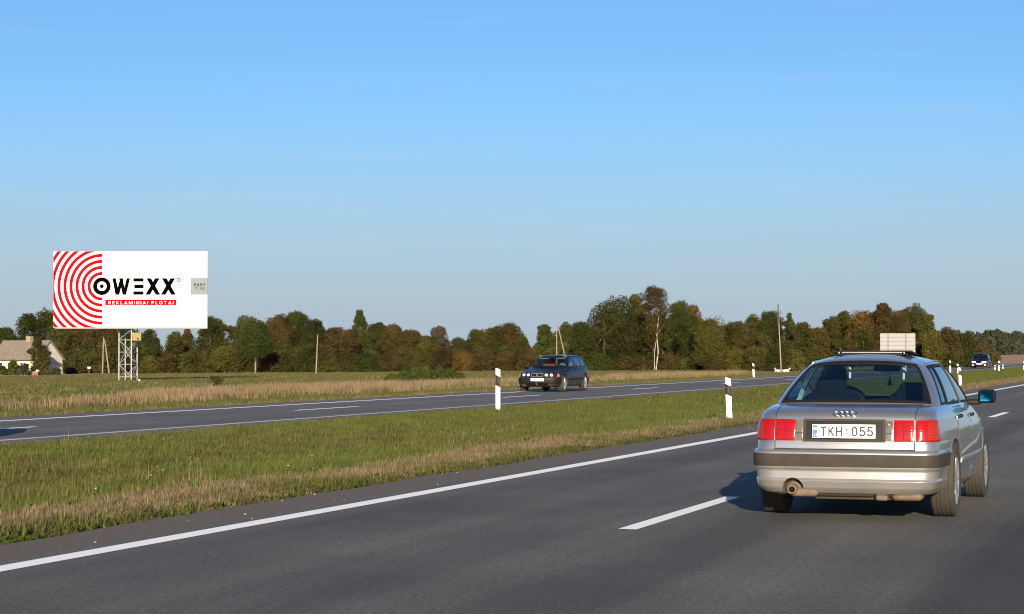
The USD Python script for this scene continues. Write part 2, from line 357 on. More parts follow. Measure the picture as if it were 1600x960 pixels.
def scatter(name, label, protos, n, Lr, tr, size, rng, keep=None, tpow=1.0, kind_fn=None):
    """protos: list of (mesh, material). Points are denser near the camera (tpow > 1)."""
    L = rng.uniform(*Lr, n); t = tr[0] + (tr[1] - tr[0]) * rng.uniform(0, 1, n) ** tpow
    P = R(L, t, ground_h(L, t)); ok = view_mask(P)
    if keep is not None: ok &= keep(L, t, rng)
    L, t, P = L[ok], t[ok], P[ok]
    pi = UsdGeom.PointInstancer.Define(stage, numbered('/World/' + name))
    tag(pi, label, kind='stuff')
    rel = pi.CreatePrototypesRel()
    for k, (m, look) in enumerate(protos):
        pr = usdkit.mesh(stage, '%s/tuft_%03d' % (pi.GetPath(), k), m, M[look]); rel.AddTarget(pr.GetPath())
    n = len(P)
    idx = (kind_fn(L, t, rng) if kind_fn else rng.integers(0, len(protos), n)).astype(np.int32)
    a = rng.uniform(0, 2 * np.pi, n); s = rng.uniform(*size, n)
    pi.CreateProtoIndicesAttr(Vt.IntArray.FromNumpy(idx))
    pi.CreatePositionsAttr(Vt.Vec3fArray.FromNumpy(P.astype(np.float32)))
    q = np.zeros((n, 4), np.float32); q[:, 2] = np.sin(a / 2); q[:, 3] = np.cos(a / 2)
    pi.CreateOrientationsAttr(Vt.QuathArray([Gf.Quath(float(w), float(x), float(y), float(z)) for x, y, z, w in q]))
    pi.CreateScalesAttr(Vt.Vec3fArray.FromNumpy((s[:, None] * np.stack([np.ones(n), np.ones(n), rng.uniform(.75, 1.3, n)], 1)).astype(np.float32)))
    return n
rng = np.random.default_rng(7)
green = [(blade_tuft(rng, 30, .13, .20, .007), 'green_blades') for _ in range(3)]
olive = [(blade_tuft(rng, 28, .125, .20, .006, .7), 'olive_blades') for _ in range(2)]
dryt = [(blade_tuft(rng, 30, .10, .20, .006, .9), 'dry_blades') for _ in range(2)]
stalk = [(blade_tuft(rng, 6, .24, .15, .004, .6), 'dry_blades')]
def median_kind(L, t, rng):
    P = R(L, t); nz = meshkit.fbm(np.stack([P[:, 0] * .45, P[:, 1] * .45, P[:, 0] * 0], -1), 3, 3)
    r = rng.uniform(0, 1, len(L))
    Lc = np.where(L > -9.7, L - (L + 9.7) * np.clip((t - 24) / 16, 0, .8), L)
    dry = np.clip(1.6 - np.abs(Lc + 9.7 + (nz - .5) * 2.2) / .80, 0, .96)
    ol = np.clip((nz - .40) * 4.0, .10, .85)
    k = np.where(r < .97, rng.integers(0, 3, len(L)), 0)
    k = np.where(rng.uniform(0, 1, len(L)) < ol, rng.integers(3, 5, len(L)), k)
    k = np.where(rng.uniform(0, 1, len(L)) < dry, rng.integers(5, 7, len(L)), k)
    return np.where(rng.uniform(0, 1, len(L)) < .003, 7, k)
scatter('grass', 'green and straw-coloured grass of the median strip between the carriageways', green + olive + dryt + stalk, 52000, (-17.75, -8.75), (8, 60), (.7, 1.35), rng, kind_fn=median_kind)
scatter('grass', 'distant green grass of the median strip beside the silver car', green + olive + dryt + stalk, 26000, (-17.75, -8.75), (60, 260), (.8, 1.5), rng, kind_fn=median_kind)
wd = [(weed(rng, 22, .062), 'weed_leaves') for _ in range(3)] + [(blade_tuft(rng, 14, .12, .13, .008, .9), 'olive_blades')]
scatter('weeds', 'low leafy weeds growing along the edge of the near asphalt', wd, 20000, (-8.95, -8.38), (6, 75), (.5, 1.2), rng, keep=lambda L, t, r: r.uniform(0, 1, len(L)) < np.clip(1.5 - t / 45, .10, 1) * np.clip(1.1 - (L + 8.95) * .9, .25, 1) * np.where(meshkit.fbm(np.stack([t * .22, t * 0, t * 0], -1), 3, 2) > .42, 1, .3))
scatter('weeds', 'broad-leaved plants scattered in the median grass', [(weed(rng, 14, .11), 'weed_leaves') for _ in range(2)] + [(weed(rng, 8, .11), 'dry_blades')], 2600, (-17.6, -10.0), (15, 110), (.6, 1.2), rng)
fl = []
for k in range(2):
    b = blade_tuft(rng, 1, .30, .01, .004, .2); fl.append(cat_([weed(rng, 6, .018).apply_translation((0, 0, .0))]))
scatter('flowers', 'tiny yellow flowers dotted in the median grass', [(moved(fl[0], at=(0, 0, .22)), 'yellow_petals'), (moved(fl[1], at=(0, 0, .17)), 'yellow_petals'), (moved(fl[1], at=(0, 0, .12)), 'white_specks')], 260, (-17.6, -9.2), (14, 90), (.7, 1.4), rng)
far_g = [(blade_tuft(rng, 26, .15, .34, .011), 'green_blades'), (blade_tuft(rng, 26, .15, .34, .011, .7), 'olive_blades'), (blade_tuft(rng, 24, .13, .34, .011, .9), 'dry_blades')]
scatter('grass', 'rough grass verge between the far carriageway and the reeds', far_g, 26000, (-29.5, -25.1), (28, 260), (.6, 1.15), rng, kind_fn=lambda L, t, r: np.where(r.uniform(0, 1, len(L)) < np.clip((L + 26.6) * .9, .12, .8), 2, r.integers(0, 2, len(L))))
reeds = [(blade_tuft(rng, 18, .34, .30, .012, .3), 'reed_blades') for _ in range(3)] + [(blade_tuft(rng, 20, .34, .34, .014, .4), 'olive_blades')]
def reed_keep(L, t, r):
    P = R(L, t); nz = meshkit.fbm(np.stack([P[:, 0] * .09, P[:, 1] * .06, P[:, 0] * 0], -1), 3, 9)
    far_thin = np.clip((150 - t) / 60, .12, 1)
    return (nz > .45 + np.clip((-L - 36.5) * .08, 0, .4)) & (r.uniform(0, 1, len(L)) < far_thin)
scatter('reeds', 'band of tall pinkish dry reeds along the field beyond the far carriageway', reeds, 30000, (-39.5, -28.6), (28, 210), (.6, 1.15), rng, keep=reed_keep,
        kind_fn=lambda L, t, r: np.where(r.uniform(0, 1, len(L)) < np.where(L > -30, .35, .12), 3, r.integers(0, 3, len(L))))
field = [(blade_tuft(rng, 22, .17, .6, .022, .6), 'green_blades'), (blade_tuft(rng, 22, .18, .6, .022, .6), 'olive_blades'), (blade_tuft(rng, 22, .17, .6, .022, .7), 'dry_blades')]
scatter('grass', 'green meadow grass between the reeds and the wood', field, 30000, (-150, -38), (30, 330), (.7, 1.4), rng, kind_fn=lambda L, t, r: r.choice(3, len(L), p=[.4, .45, .15]))

plain('pebble_grey', (.24, .22, .19), .9)
peb = [(trimesh.creation.icosphere(1, .0075).apply_scale((1.3, 1, .7)), 'pebble_grey'), (trimesh.creation.icosphere(1, .0075).apply_scale((1, 1.2, .6)), 'dry_blades')]
scatter('pebbles', 'pale pebbles and crumbs lying on the dusty asphalt edge', [(moved(m, at=(0, 0, .052)), k) for m, k in peb], 90, (-8.35, -7.6), (6, 60), (.4, 1.3), rng)
# ---------------------------------------------------------------- trees
leafy('leaf_dark', [(.020, .024, .007), (.046, .052, .013), (.095, .096, .026)])
leafy('leaf_olive', [(.030, .031, .008), (.070, .068, .017), (.135, .120, .034)])
leafy('leaf_green', [(.024, .034, .008), (.054, .068, .015), (.105, .120, .030)])
leafy('leaf_rust', [(.034, .026, .009), (.076, .056, .019), (.135, .092, .032)])
leafy('leaf_orange', [(.045, .030, .009), (.110, .070, .020), (.20, .115, .034)])
leafy('leaf_yellow', [(.042, .043, .009), (.098, .090, .020), (.18, .155, .040)])
leafy('leaf_grey', [(.045, .036, .025), (.09, .070, .048), (.15, .110, .075)])
leafy('leaf_far', [(.030, .038, .024), (.055, .060, .036), (.095, .088, .050)])
plain('bark', (.085, .062, .045), .9, var=.35, scale=3)
plain('bark_light', (.22, .15, .10), .9, var=.3, scale=3)
plain('bark_birch', (.28, .25, .215), .85, var=.3, scale=2.5)

def crown_mesh(rng, c, z0, h, w, n, leaf, shape='round', lobes=14):
    f = rng.uniform(.08, .94, lobes)
    prof = {'round': lambda q: np.sqrt(np.clip(1 - ((q - .46) / .56) ** 2, .02, 1)), 'cone': lambda q: np.clip(1.12 - q, .1, 1) ** .85 * np.clip(q * 6, .3, 1),
            'tall': lambda q: np.sqrt(np.clip(1 - ((q - .45) / .58) ** 2, .02, 1)) * .9, 'bush': lambda q: np.sqrt(np.clip(1 - (q * .95) ** 2.2, .05, 1))}[shape]
    env = prof(f)
    a = rng.uniform(0, 2 * np.pi, lobes); q = np.sqrt(rng.uniform(.05, 1, lobes)) * .72
    rad = rng.uniform(.24, .46, lobes) * (.55 + .45 * env) * w * .5 * (1.0 if shape != 'cone' else .8)
    C = np.stack([np.cos(a) * q * env * w * .5, np.sin(a) * q * env * w * .5, z0 + f * h], 1)
    C[:, 2] = np.minimum(C[:, 2], z0 + h - rad * .72); C[:, 2] = np.maximum(C[:, 2], z0 + rad * .5)
    C[0] = [rng.uniform(-.06, .06) * w, 0, z0 + h - rad[0] * .8]
    C[1] = C[0] * [1, 1, 0] + [rng.uniform(-.08, .08) * w, 0, z0 + h * .78]; rad[1] = max(rad[1], .34 * w * .5)
    pick = rng.choice(lobes, n, p=rad ** 2 / (rad ** 2).sum())
    d = rng.normal(size=(n, 3)); d /= np.linalg.norm(d, axis=1, keepdims=True)
    r = rad[pick] * np.where(rng.uniform(size=n) < .16, rng.uniform(1.0, 1.28, n), rng.uniform(.62, 1.04, n))
    p = C[pick] + d * r[:, None] * [1, 1, .82]
    m = n // 4; fi = rng.uniform(.02, .93, m); ai = rng.uniform(0, 2 * np.pi, m); qi = np.sqrt(rng.uniform(0, 1, m)) * .8 * prof(fi) * w * .5
    p[:m] = np.stack([np.cos(ai) * qi, np.sin(ai) * qi, z0 + fi * h], 1)
    nrm = d + rng.normal(size=(n, 3)) * .55 + [0, 0, .25]; nrm /= np.linalg.norm(nrm, axis=1, keepdims=True)
    u = np.cross(nrm, rng.normal(size=(n, 3))); u /= np.linalg.norm(u, axis=1, keepdims=True); v = np.cross(nrm, u)
    s = leaf * rng.uniform(.55, 1.35, n)[:, None]
    V = np.stack([p - u * s * .55, p + v * s * .34 - nrm * s * .1, p + u * s * .55, p - v * s * .34 - nrm * s * .1], 1).reshape(-1, 3) + c
    i = np.arange(n)[:, None] * 4
    F = np.vstack([i + [0, 1, 2], i + [0, 2, 3]])
    return trimesh.Trimesh(V, F, process=False), C + c, rad
def trunk_mesh(rng, base, h, r, tips):
    bend = rng.uniform(-.04, .04, 2) * h
    pts = [base + [0, 0, -.2], base + [bend[0] * .4, bend[1] * .4, h * .35], base + [bend[0], bend[1], h * .8]]
    out = [bar(pts[0], pts[1], r, r * .8, 7), bar(pts[1], pts[2], r * .8, r * .3, 7)]
    for tp in tips:
        s = pts[1] + (pts[2] - pts[1]) * rng.uniform(.0, .8)
        out.append(bar(s, tp, r * .38, r * .1, 5))
    return cat_(out)
rngt = np.random.default_rng(21)
def base_row(u):
    return np.interp(u, [0, 200, 420, 520, 800, 1000, 1200, 1400, 1600], [584, 584, 582.5, 582.5, 581, 580, 580, 577, 573])
WOOD = {'dk': 'leaf_dark', 'ol': 'leaf_olive', 'gr': 'leaf_green', 'rb': 'leaf_rust', 'or': 'leaf_orange', 'yl': 'leaf_yellow', 'gy': 'leaf_grey'}
def tree(name, label, u, vtop, wpx, look, back=1.0, shape='round', clear=.10, bark='bark', group=None, n=None, leaf=None, vbase=None, cat='tree', trunk_r=None, lobes=None):
    p0 = at_px(u, base_row(u) if vbase is None else vbase)
    p = np.array([p0[0] * back, p0[1] * back, 0.0])
    L, t = toroad(p[0], p[1]); p[2] = float(ground_h(L, t))
    s = p[1] / FPX
    h = height_at(p, vtop) - p[2]; w = wpx * s * 1.12
    leaf = leaf or max(2.4 * s, .13)
    n = n or int(np.clip(5.2 * (wpx * (h / s)) * .62, 800, 11000))
    th = thing(name, label, cat, p, group=group)
    cm, C, rad = crown_mesh(rngt, np.zeros(3), h * clear, h * (1 - clear), w, n, leaf, shape, lobes or int(np.clip(wpx * .7, 14, 42)))
    obj('crown', cm, WOOD[look], th)
    tips = C[rngt.choice(len(C), min(6, len(C)), replace=False)]
    obj('trunk', trunk_mesh(rngt, np.zeros(3), h * .95, trunk_r or max(.025 * h, .1), tips), bark, th, smooth=40)
    return th, p, h
TREES = [  # label, u, vtop, width, look, back, shape, clear
 ('dark tree at the left edge of the picture, behind the white house', 8, 512, 44, 'dk', 1.06, 'round', .1),
 ('tall dark tree rising right behind the house chimney', 40, 490, 46, 'dk', 1.08, 'round', .1),
 ('tallest dark broad tree behind the gable of the white house', 70, 481, 52, 'dk', 1.10, 'round', .1),
 ('dark olive tree standing under the left end of the billboard', 102, 491, 48, 'ol', 1.06, 'round', .1),
 ('rust-tinged tree behind the A-shaped pole left of the billboard tower', 134, 503, 46, 'rb', 1.05, 'round', .1),
 ('dark rusty tree seen just left of the lattice tower', 165, 506, 44, 'rb', 1.06, 'round', .1),
 ('dark tree seen through the lattice of the billboard tower', 198, 508, 40, 'dk', 1.06, 'round', .1),
 ('dark slim tree just right of the yellow box under the billboard', 234, 513, 38, 'dk', 1.05, 'tall', .1),
 ('low olive tree in the gap under the right half of the billboard', 272, 519, 36, 'ol', 1.0, 'round', .1),
 ('thin upright tree under the right corner of the billboard', 293, 511, 20, 'rb', 1.03, 'tall', .15),
 ('dark bushy tree rising just right of the billboard corner', 329, 494, 44, 'dk', 1.04, 'round', .08),
 ('small rounded yellow-green tree in front of the wood right of the billboard', 350, 541, 42, 'yl', .97, 'round', .12),
 ('olive tree behind the free-standing pale green one', 383, 493, 46, 'ol', 1.05, 'round', .1),
 ('free-standing mid-green tree with a visible bare brown trunk', 399, 500, 58, 'gr', .96, 'round', .26),
 ('dark tree right of the free-standing green one', 432, 491, 48, 'rb', 1.03, 'round', .08),
 ('tall dark ragged tree left of the single thin pole', 464, 486, 50, 'dk', 1.05, 'round', .08),
 ('dark tree directly behind the single thin pole', 492, 499, 44, 'dk', 1.03, 'round', .08),
 ('rusty tree to the right of the single thin pole', 522, 511, 40, 'rb', 1.02, 'round', .08),
 ('low dark red-brown tree left below the green cone-shaped crown', 547, 514, 38, 'rb', 1.0, 'round', .08),
 ('bright green cone-shaped tree rising above the wood', 562, 484, 44, 'gr', 1.12, 'cone', .2),
 ('dark green tree right of the cone-shaped one', 590, 504, 44, 'dk', 1.05, 'round', .08),
 ('rust-red tree behind the mound of green scrub, on its left', 616, 507, 46, 'rb', 1.03, 'round', .08),
 ('red-brown tree sloping down to the gap left of the round bare-topped tree', 644, 515, 46, 'rb', 1.01, 'round', .08),
 ('low dark tree left of the round bare-topped tree', 670, 525, 38, 'ol', 1.0, 'round', .08),
 ('round half-bare greyish tree standing alone on the skyline', 686, 509, 36, 'gy', 1.06, 'round', .2),
 ('small dark tree in the dip right of the round bare-topped tree', 714, 528, 34, 'dk', 1.03, 'round', .08),
 ('olive tree left of the broad dome of trees behind the first road post', 744, 514, 40, 'ol', 1.04, 'round', .08),
 ('broad olive tree forming the left of the dome behind the dark estate car', 772, 510, 50, 'ol', 1.05, 'round', .08),
 ('round-headed rusty tree at the top of the dome above the dark estate car bonnet', 800, 505, 48, 'rb', 1.06, 'round', .08),
 ('low olive tree on the right slope of the dome, left of the skyline gap', 816, 524, 28, 'ol', 1.02, 'round', .08),
 ('light green tree left of the A-shaped pole behind the estate car', 851, 507, 34, 'gr', 1.04, 'tall', .1),
 ('green twin-topped tree just right of the A-shaped pole behind the estate car', 886, 503, 36, 'gr', 1.05, 'tall', .1),
 ('dark green shrubby tree on the left flank of the tall clump', 910, 503, 44, 'dk', .98, 'round', .05),
 ('big dark green oak-like tree on the left of the tall clump', 946, 470, 72, 'dk', 1.02, 'round', .05),
 ('dense dark green tree in the middle of the tall clump, left of the birch', 970, 462, 58, 'dk', 1.05, 'round', .05),
 ('yellow-green tree top peeping out left of the birch', 994, 459, 40, 'yl', 1.06, 'round', .1),
 ('dark green tree right of the birch with a thin pale stem', 1062, 469, 54, 'gr', 1.03, 'round', .16),
 ('orange-topped tree on the right shoulder of the tall clump', 1085, 477, 34, 'or', 1.07, 'round', .1),
 ('dark green tree below the orange-topped one', 1080, 494, 48, 'dk', 1.0, 'round', .06),
 ('yellowing oak-like tree at the right end of the tall clump', 1108, 496, 56, 'yl', .98, 'round', .08),
 ('small dark tree in the dip right of the tall clump', 1132, 508, 34, 'dk', 1.06, 'round', .08),
 ('rusty-olive tree behind the far road post at the wood edge', 1152, 502, 46, 'ol', 1.03, 'round', .08),
 ('round dark olive tree left of the tall dark-topped pole', 1177, 491, 46, 'ol', 1.05, 'round', .08),
 ('dark tree directly behind the tall dark-topped pole', 1204, 486, 46, 'dk', 1.06, 'round', .08),
 ('pointed dark tree just right of the tall dark-topped pole', 1234, 489, 28, 'dk', 1.06, 'cone', .1),
 ('low olive tree behind the left roof corner of the silver car', 1256, 503, 40, 'ol', 1.03, 'round', .08),
 ('low rusty tree in the dip behind the silver car roof', 1280, 511, 40, 'rb', 1.03, 'round', .08),
 ('olive tree at the left of the tall group behind the silver car', 1300, 494, 38, 'ol', 1.05, 'round', .08),
 ('dark green tree behind the sunroof end of the silver car', 1318, 486, 40, 'dk', 1.07, 'round', .08),
 ('broad orange-brown tree left of the grey sign panel', 1346, 484, 54, 'or', 1.04, 'round', .08),
 ('pale orange tree top right above the grey sign panel', 1380, 473, 38, 'or', 1.09, 'round', .1),
 ('rusty tree behind the grey sign panel', 1402, 486, 46, 'rb', 1.03, 'round', .08),
 ('tall dark green tree right of the grey sign panel', 1428, 473, 50, 'dk', 1.06, 'round', .08),
 ('olive tree on the right edge of the tall group above the silver car roof', 1446, 490, 34, 'ol', 1.02, 'round', .08),
 ('yellow-green low tree just right of the grey sign panel', 1458, 517, 40, 'yl', .98, 'round', .05),
 ('dark rusty tree left of the distant blue car', 1483, 511, 42, 'rb', 1.03, 'round', .05),
 ('dark green tree behind the small white-topped marker post', 1508, 521, 44, 'dk', 1.02, 'round', .04),
 ('low rusty tree directly behind the distant blue car', 1532, 533, 40, 'rb', 1.0, 'round', .04)]
for lb, u, vt, w, lk, bk, sh, cl in TREES:
    tree('tree', lb, u, vt, w, lk, bk, sh, cl, bark='bark_light' if 'bare brown trunk' in lb else 'bark', trunk_r=.13 if 'bare brown trunk' in lb else None)
# the birch: white forked stem showing below and through a rust-brown crown
pb = at_px(1024, 579.5); hb = height_at(pb, 446) - pb[2]; sb = pb[1] / FPX
birch = thing('birch_tree', 'tallest tree of the clump, a rust-brown birch with a white forked trunk', 'tree', pb)
c1 = crown_mesh(rngt, np.array([-2 * sb, -.1, 0]), hb * .34, hb * .66, 58 * sb, 8000, .15, 'tall', 34)[0]
c2 = crown_mesh(rngt, np.array([0, .9, 0]), hb * .12, hb * .4, 44 * sb, 900, .18, 'round', 12)[0]
obj('crown', [c1, c2], 'leaf_rust', birch)
stem = [np.array(q) * [sb, sb, hb] for q in ((0, -6, -.03), (4, -6, .22), (2, -5, .42), (5, -4, .62), (0, -2, .8), (-1, 0, .95))]
stem2 = [np.array(q) * [sb, sb, hb] for q in ((-2, -7, -.03), (-2, -7, .2), (1, -6, .36), (2, -4, .5))]
obj('trunk', [bar(stem[i], stem[i + 1], .085 - .013 * i, .072 - .013 * i, 8) for i in range(5)] + [bar(stem2[i], stem2[i + 1], .055 - .011 * i, .044 - .011 * i, 7) for i in range(3)] +
    [bar(stem[k], stem[k] + np.array([dx * sb, 0, dz * sb]), .028, .01, 5) for k, dx, dz in ((2, 14, 20), (3, -15, 22), (3, 13, 16), (4, -9, 14), (2, -16, 12))], 'bark_birch', birch, smooth=40)
# undergrowth: bushes along the foot of the wood, each its own thing; the nameless mass behind is one wood
BUSH = [(118, 552, 30, 'ol', 'olive bush right of the white house'), (232, 556, 36, 'yl', 'yellowish bush right behind the billboard tower'), (262, 551, 34, 'rb', 'rusty bush under the gap in the wood below the billboard'), (298, 547, 36, 'ol', 'olive bush left of the small rounded yellow-green tree'),
        (324, 545, 30, 'ol', 'dark shrub touching the left of the small rounded yellow-green tree'), (420, 553, 30, 'rb', 'rusty bush behind the trunk of the free-standing green tree'), (448, 551, 36, 'dk', 'dark bush left of the single thin pole'), (475, 548, 36, 'dk', 'dark bush touching the single thin pole'),
        (510, 549, 40, 'ol', 'wide olive bush right of the single thin pole'), (545, 553, 40, 'ol', 'olive bush below the cone-shaped tree, on its left'), (578, 551, 42, 'gr', 'green bush below the cone-shaped tree, on its right'), (612, 551, 42, 'rb', 'rust-brown bush behind the left end of the green scrub mound'),
        (650, 547, 44, 'ol', 'olive bush behind the middle of the green scrub mound'), (690, 545, 42, 'rb', 'reddish bush below the round bare-topped tree'), (722, 548, 42, 'or', 'orange-brown bush behind the right end of the green scrub mound'), (756, 547, 42, 'rb', 'red-brown bush left of the first road post'),
        (792, 550, 40, 'rb', 'brown bush right of the first road post'), (826, 543, 40, 'rb', 'reddish bush in the skyline gap left of the estate car roof'), (938, 552, 44, 'gr', 'dark green bush at the foot of the big oak-like tree'), (984, 556, 52, 'rb', 'dark red-brown thicket left of the birch trunk'),
        (1050, 554, 36, 'rb', 'brown bush right of the birch trunk'), (1074, 560, 34, 'gr', 'green bush at the foot of the dark green tree with a thin stem'), (1118, 557, 44, 'rb', 'dark brown thicket at the foot of the yellowing oak-like tree'), (1150, 545, 34, 'yl', 'yellow-green bush left of the far road post at the wood edge'),
        (1180, 541, 42, 'ol', 'olive bush right of the far road post at the wood edge'), (1212, 543, 38, 'dk', 'dark bush behind the white goats'), (1240, 545, 36, 'ol', 'olive bush right of the white goats'), (1485, 548, 36, 'ol', 'olive bush left of the small white-topped marker post')]
for u, vt, w, lk, lb in BUSH:
    tree('bush', lb, u, vt, w, lk, .985, 'bush', .0, cat='bush')
fill_m = {}
sky_u = [0, 40, 70, 100, 165, 234, 250, 272, 293, 305, 329, 400, 464, 522, 547, 562, 590, 644, 670, 686, 700, 744, 800, 816, 830, 851, 900, 946, 1018, 1085, 1130, 1177, 1230, 1280, 1318, 1380, 1428, 1458, 1510, 1545]
sky_v = [512, 492, 484, 492, 508, 514, 545, 522, 516, 540, 498, 496, 490, 512, 515, 500, 508, 518, 528, 530, 532, 518, 508, 528, 545, 512, 506, 474, 462, 486, 512, 494, 492, 514, 490, 478, 478, 518, 526, 540]
for k, u in enumerate(np.arange(100, 1550, 13)):
    for row in (0, 1):
        uu = u + rngt.uniform(-5, 5); vt = np.interp(uu, sky_u, sky_v); v0 = base_row(uu)
        vt = vt + (v0 - vt) * (rngt.uniform(.06, .22) if row else rngt.uniform(.3, .55))
        p0 = at_px(uu, v0); b = 1.10 if row else 1.03
        p = np.array([p0[0] * b, p0[1] * b, 0]); p[2] = float(ground_h(*toroad(p[0], p[1])))
        s = p[1] / FPX; h = height_at(p, vt) - p[2]
        lk = rngt.choice(['dk', 'ol', 'rb', 'dk', 'ol'])
        fill_m.setdefault(lk, []).append(crown_mesh(rngt, p, .0, h, 38 * s, int(36 * h / s), 3.1 * s, 'bush', 16)[0])
        fill_m.setdefault('tr', []).append(bar(p, p + [0, 0, h * .8], .14, .05, 5))
wood = thing('woodland', 'dense mass of mixed autumn trees filling the wood behind the front row', 'woodland', kind='stuff')
for lk, ms in fill_m.items():
    obj('trunks' if lk == 'tr' else 'foliage', ms, 'bark' if lk == 'tr' else WOOD[lk], wood)
# far forest on the low rise at the right
ff = []
for k in range(150):
    uu = rngt.uniform(1455, 1720); zz = rngt.uniform(620, 1050)
    x = (uu - 800) / FPX * zz; hg = float(ground_h(*toroad(x, zz)))
    vt = np.interp(uu, [1455, 1500, 1530, 1560, 1600, 1720], [512, 518, 519, 516, 520, 519]) + rngt.uniform(-2, 14) + (4 if zz < 750 else 0)
    p = np.array([x, zz, hg - .5]); h = height_at(p, vt) - p[2]
    ff.append(crown_mesh(rngt, p, 0, h, h * rngt.uniform(.6, .95), 700, 1.05, 'round' if k % 4 else 'cone', 12)[0])
o = obj('forest', ff, 'leaf_far'); tag(o, 'distant bluish forest on the rise beyond the brown field at the right', 'forest', kind='stuff')

# green scrub mound, lone bush and other low growth in the field
pm = at_px(668, 601); sm = pm[1] / FPX
sc = thing('scrub', 'long low mound of green scrub among the dry reeds', 'scrub', pm)
obj('foliage', [crown_mesh(rngt, np.array([dx * sm, rngt.uniform(-.8, .8), 0]), 0, (hh * 1.55 + 2) * sm, 34 * sm, 2200, .10, 'bush', 10)[0] for dx, hh in ((-52, 9), (-36, 13), (-18, 16), (0, 18), (18, 18), (36, 15), (50, 10))], 'leaf_green', sc)
obj('stems', [bar((dx * sm, 0, 0), (dx * sm + rngt.uniform(-.1, .1), 0, 12 * sm), .02, .008, 5) for dx in range(-48, 50, 6)], 'bark', sc)
pl = at_px(337, 608); sl = pl[1] / FPX
lb = thing('bush', 'lone ragged bush in the field right of the billboard tower', 'bush', pl)
obj('crown', crown_mesh(rngt, np.zeros(3), .1, 17 * sl, 26 * sl, 420, .10, 'round', 12)[0], 'leaf_olive', lb)
obj('trunk', trunk_mesh(rngt, np.zeros(3), 12 * sl, .02, [np.array([a * 9 * sl, 0, 13 * sl]) for a in (-1, -.4, .5, 1)]), 'bark', lb)

# ---------------------------------------------------------------- white house at the left
plain('render_white', (.46, .42, .355), .9, var=.12, scale=1.2)
plain('roof_sheet', (.165, .138, .11), .85, var=.2, scale=1.5)
plain('brick_chimney', (.24, .18, .14), .9, var=.2, scale=5)
plain('window_dark', (.03, .035, .04), .2, var=.1)
plain('white_paint', (.74, .72, .68), .5, var=.06)
plain('timber_dark', (.12, .09, .06), .85, var=.25)
ph = at_px(46, 586); s = ph[1] / FPX
yaw = math.radians(-26)            # long side faces left of the camera, gable end faces right
house = thing('house', 'white rendered farmhouse with a pale brown roof, half hidden by trees', 'house', ph, yaw)
Lh, Wh, Eh, Rh = 88 * s, 62 * s, 25 * s, 53 * s
w = [(-Lh * .55, -Wh / 2), (Lh * .45, -Wh / 2), (Lh * .45, Wh / 2), (-Lh * .55, Wh / 2)]
x0, x1 = -Lh * .55, Lh * .45
walls = box(Lh, Wh, Eh, ((x0 + x1) / 2, 0, Eh / 2))
gable = trimesh.creation.extrude_polygon(sg.Polygon([(-Wh / 2, 0), (Wh / 2, 0), (0, Rh - Eh - .12)]), Lh)
gable.apply_transform(np.array([[0, 0, 1, x0], [1, 0, 0, 0], [0, 1, 0, Eh], [0, 0, 0, 1.0]]))
obj('wall', [walls, gable], 'render_white', house)
def roof_side(sy, xa, xb):
    e, r = np.array([0, sy * (Wh / 2 + .35), Eh - .22]), np.array([0, 0, Rh])
    nrm = np.cross([1, 0, 0], r - e) * -sy; nrm = nrm / np.linalg.norm(nrm) * .12
    P = [[xa, *e[1:]], [xb, *e[1:]], [xb, *r[1:]], [xa, *r[1:]]]
    return trimesh.convex.convex_hull(np.vstack([np.array(P), np.array(P) + nrm]))
rf = obj('roof', [roof_side(-1, x0 - .25, x1 + .2), roof_side(1, x0 - .25, x1 + .2)], 'roof_sheet', house)
for k in range(9):
    xx = x0 + (k + .5) * Lh / 9
    e, r = np.array([xx, -(Wh / 2 + .33), Eh - .08]), np.array([xx, -.05, Rh + .1])
    obj('roof_seam', bar(e, r, .035, .035, 5), 'roof_sheet', house)
obj('chimney', box(.85, .7, 1.1, (0, 0, Rh + .15)), 'brick_chimney', house)
for xx in (x0 + Lh * .18, x0 + Lh * .42, x0 + Lh * .7):
    f = obj('window', box(1.1, .08, 1.2, (xx, -Wh / 2 - .03, Eh * .55)), 'white_paint', house)
    for q in (-.27, .27):
        obj('window_pane', box(.46, .03, 1.0, (xx + q, -Wh / 2 - .065, Eh * .55)), 'window_dark', house)
tree('tree', 'tall conifer-like tree hiding the middle of the white house', 58, 528, 27, 'ol', .96, 'tall', .02, vbase=585.5)
tree('tree', 'narrow rusty tree against the shaded gable of the white house', 70, 545, 22, 'ol', .965, 'tall', .02, vbase=585.5)
tree('bush', 'yellow-green bush in front of the white house wall at its left', 21, 562, 22, 'yl', .95, 'bush', 0, vbase=585.5, cat='bush')
tree('bush', 'dark low hedge bush at the left edge below the house', 4, 572, 20, 'dk', .95, 'bush', 0, vbase=585.5, cat='bush')
tree('bush', 'dark bush between the yellow-green bush and the conifer by the house', 40, 569, 18, 'dk', .95, 'bush', 0, vbase=585.5, cat='bush')
tree('bush', 'small green bush at the right corner of the white gable', 88, 574, 18, 'gr', .95, 'bush', 0, vbase=585.5, cat='bush')
plain('rust_red', (.26, .085, .05), .8, var=.3, scale=4)
pw = at_px(56, 586.5); pw = pw * [.94, .94, 1]; pw[2] = float(ground_h(*toroad(pw[0], pw[1]))); s = pw[1] / FPX
wg = thing('garden_cart', 'small rust-red cart with a pale cover in front of the white house', 'cart', pw)
obj('body', rbox(9 * s, .9, 5.5 * s, .08, (0, 0, 4.6 * s)), 'rust_red', wg); obj('cover', rbox(5 * s, .95, 3.2 * s, .1, (3.2 * s, 0, 8.2 * s)), 'render_white', wg)
for a in (-1, 1):
    obj('wheel', moved(revolve([(0, -.05), (2.0 * s, -.05), (2.0 * s, .05), (0, .05)], 14), at=(a * 3 * s, -.5, 2.0 * s)), 'timber_dark', wg)
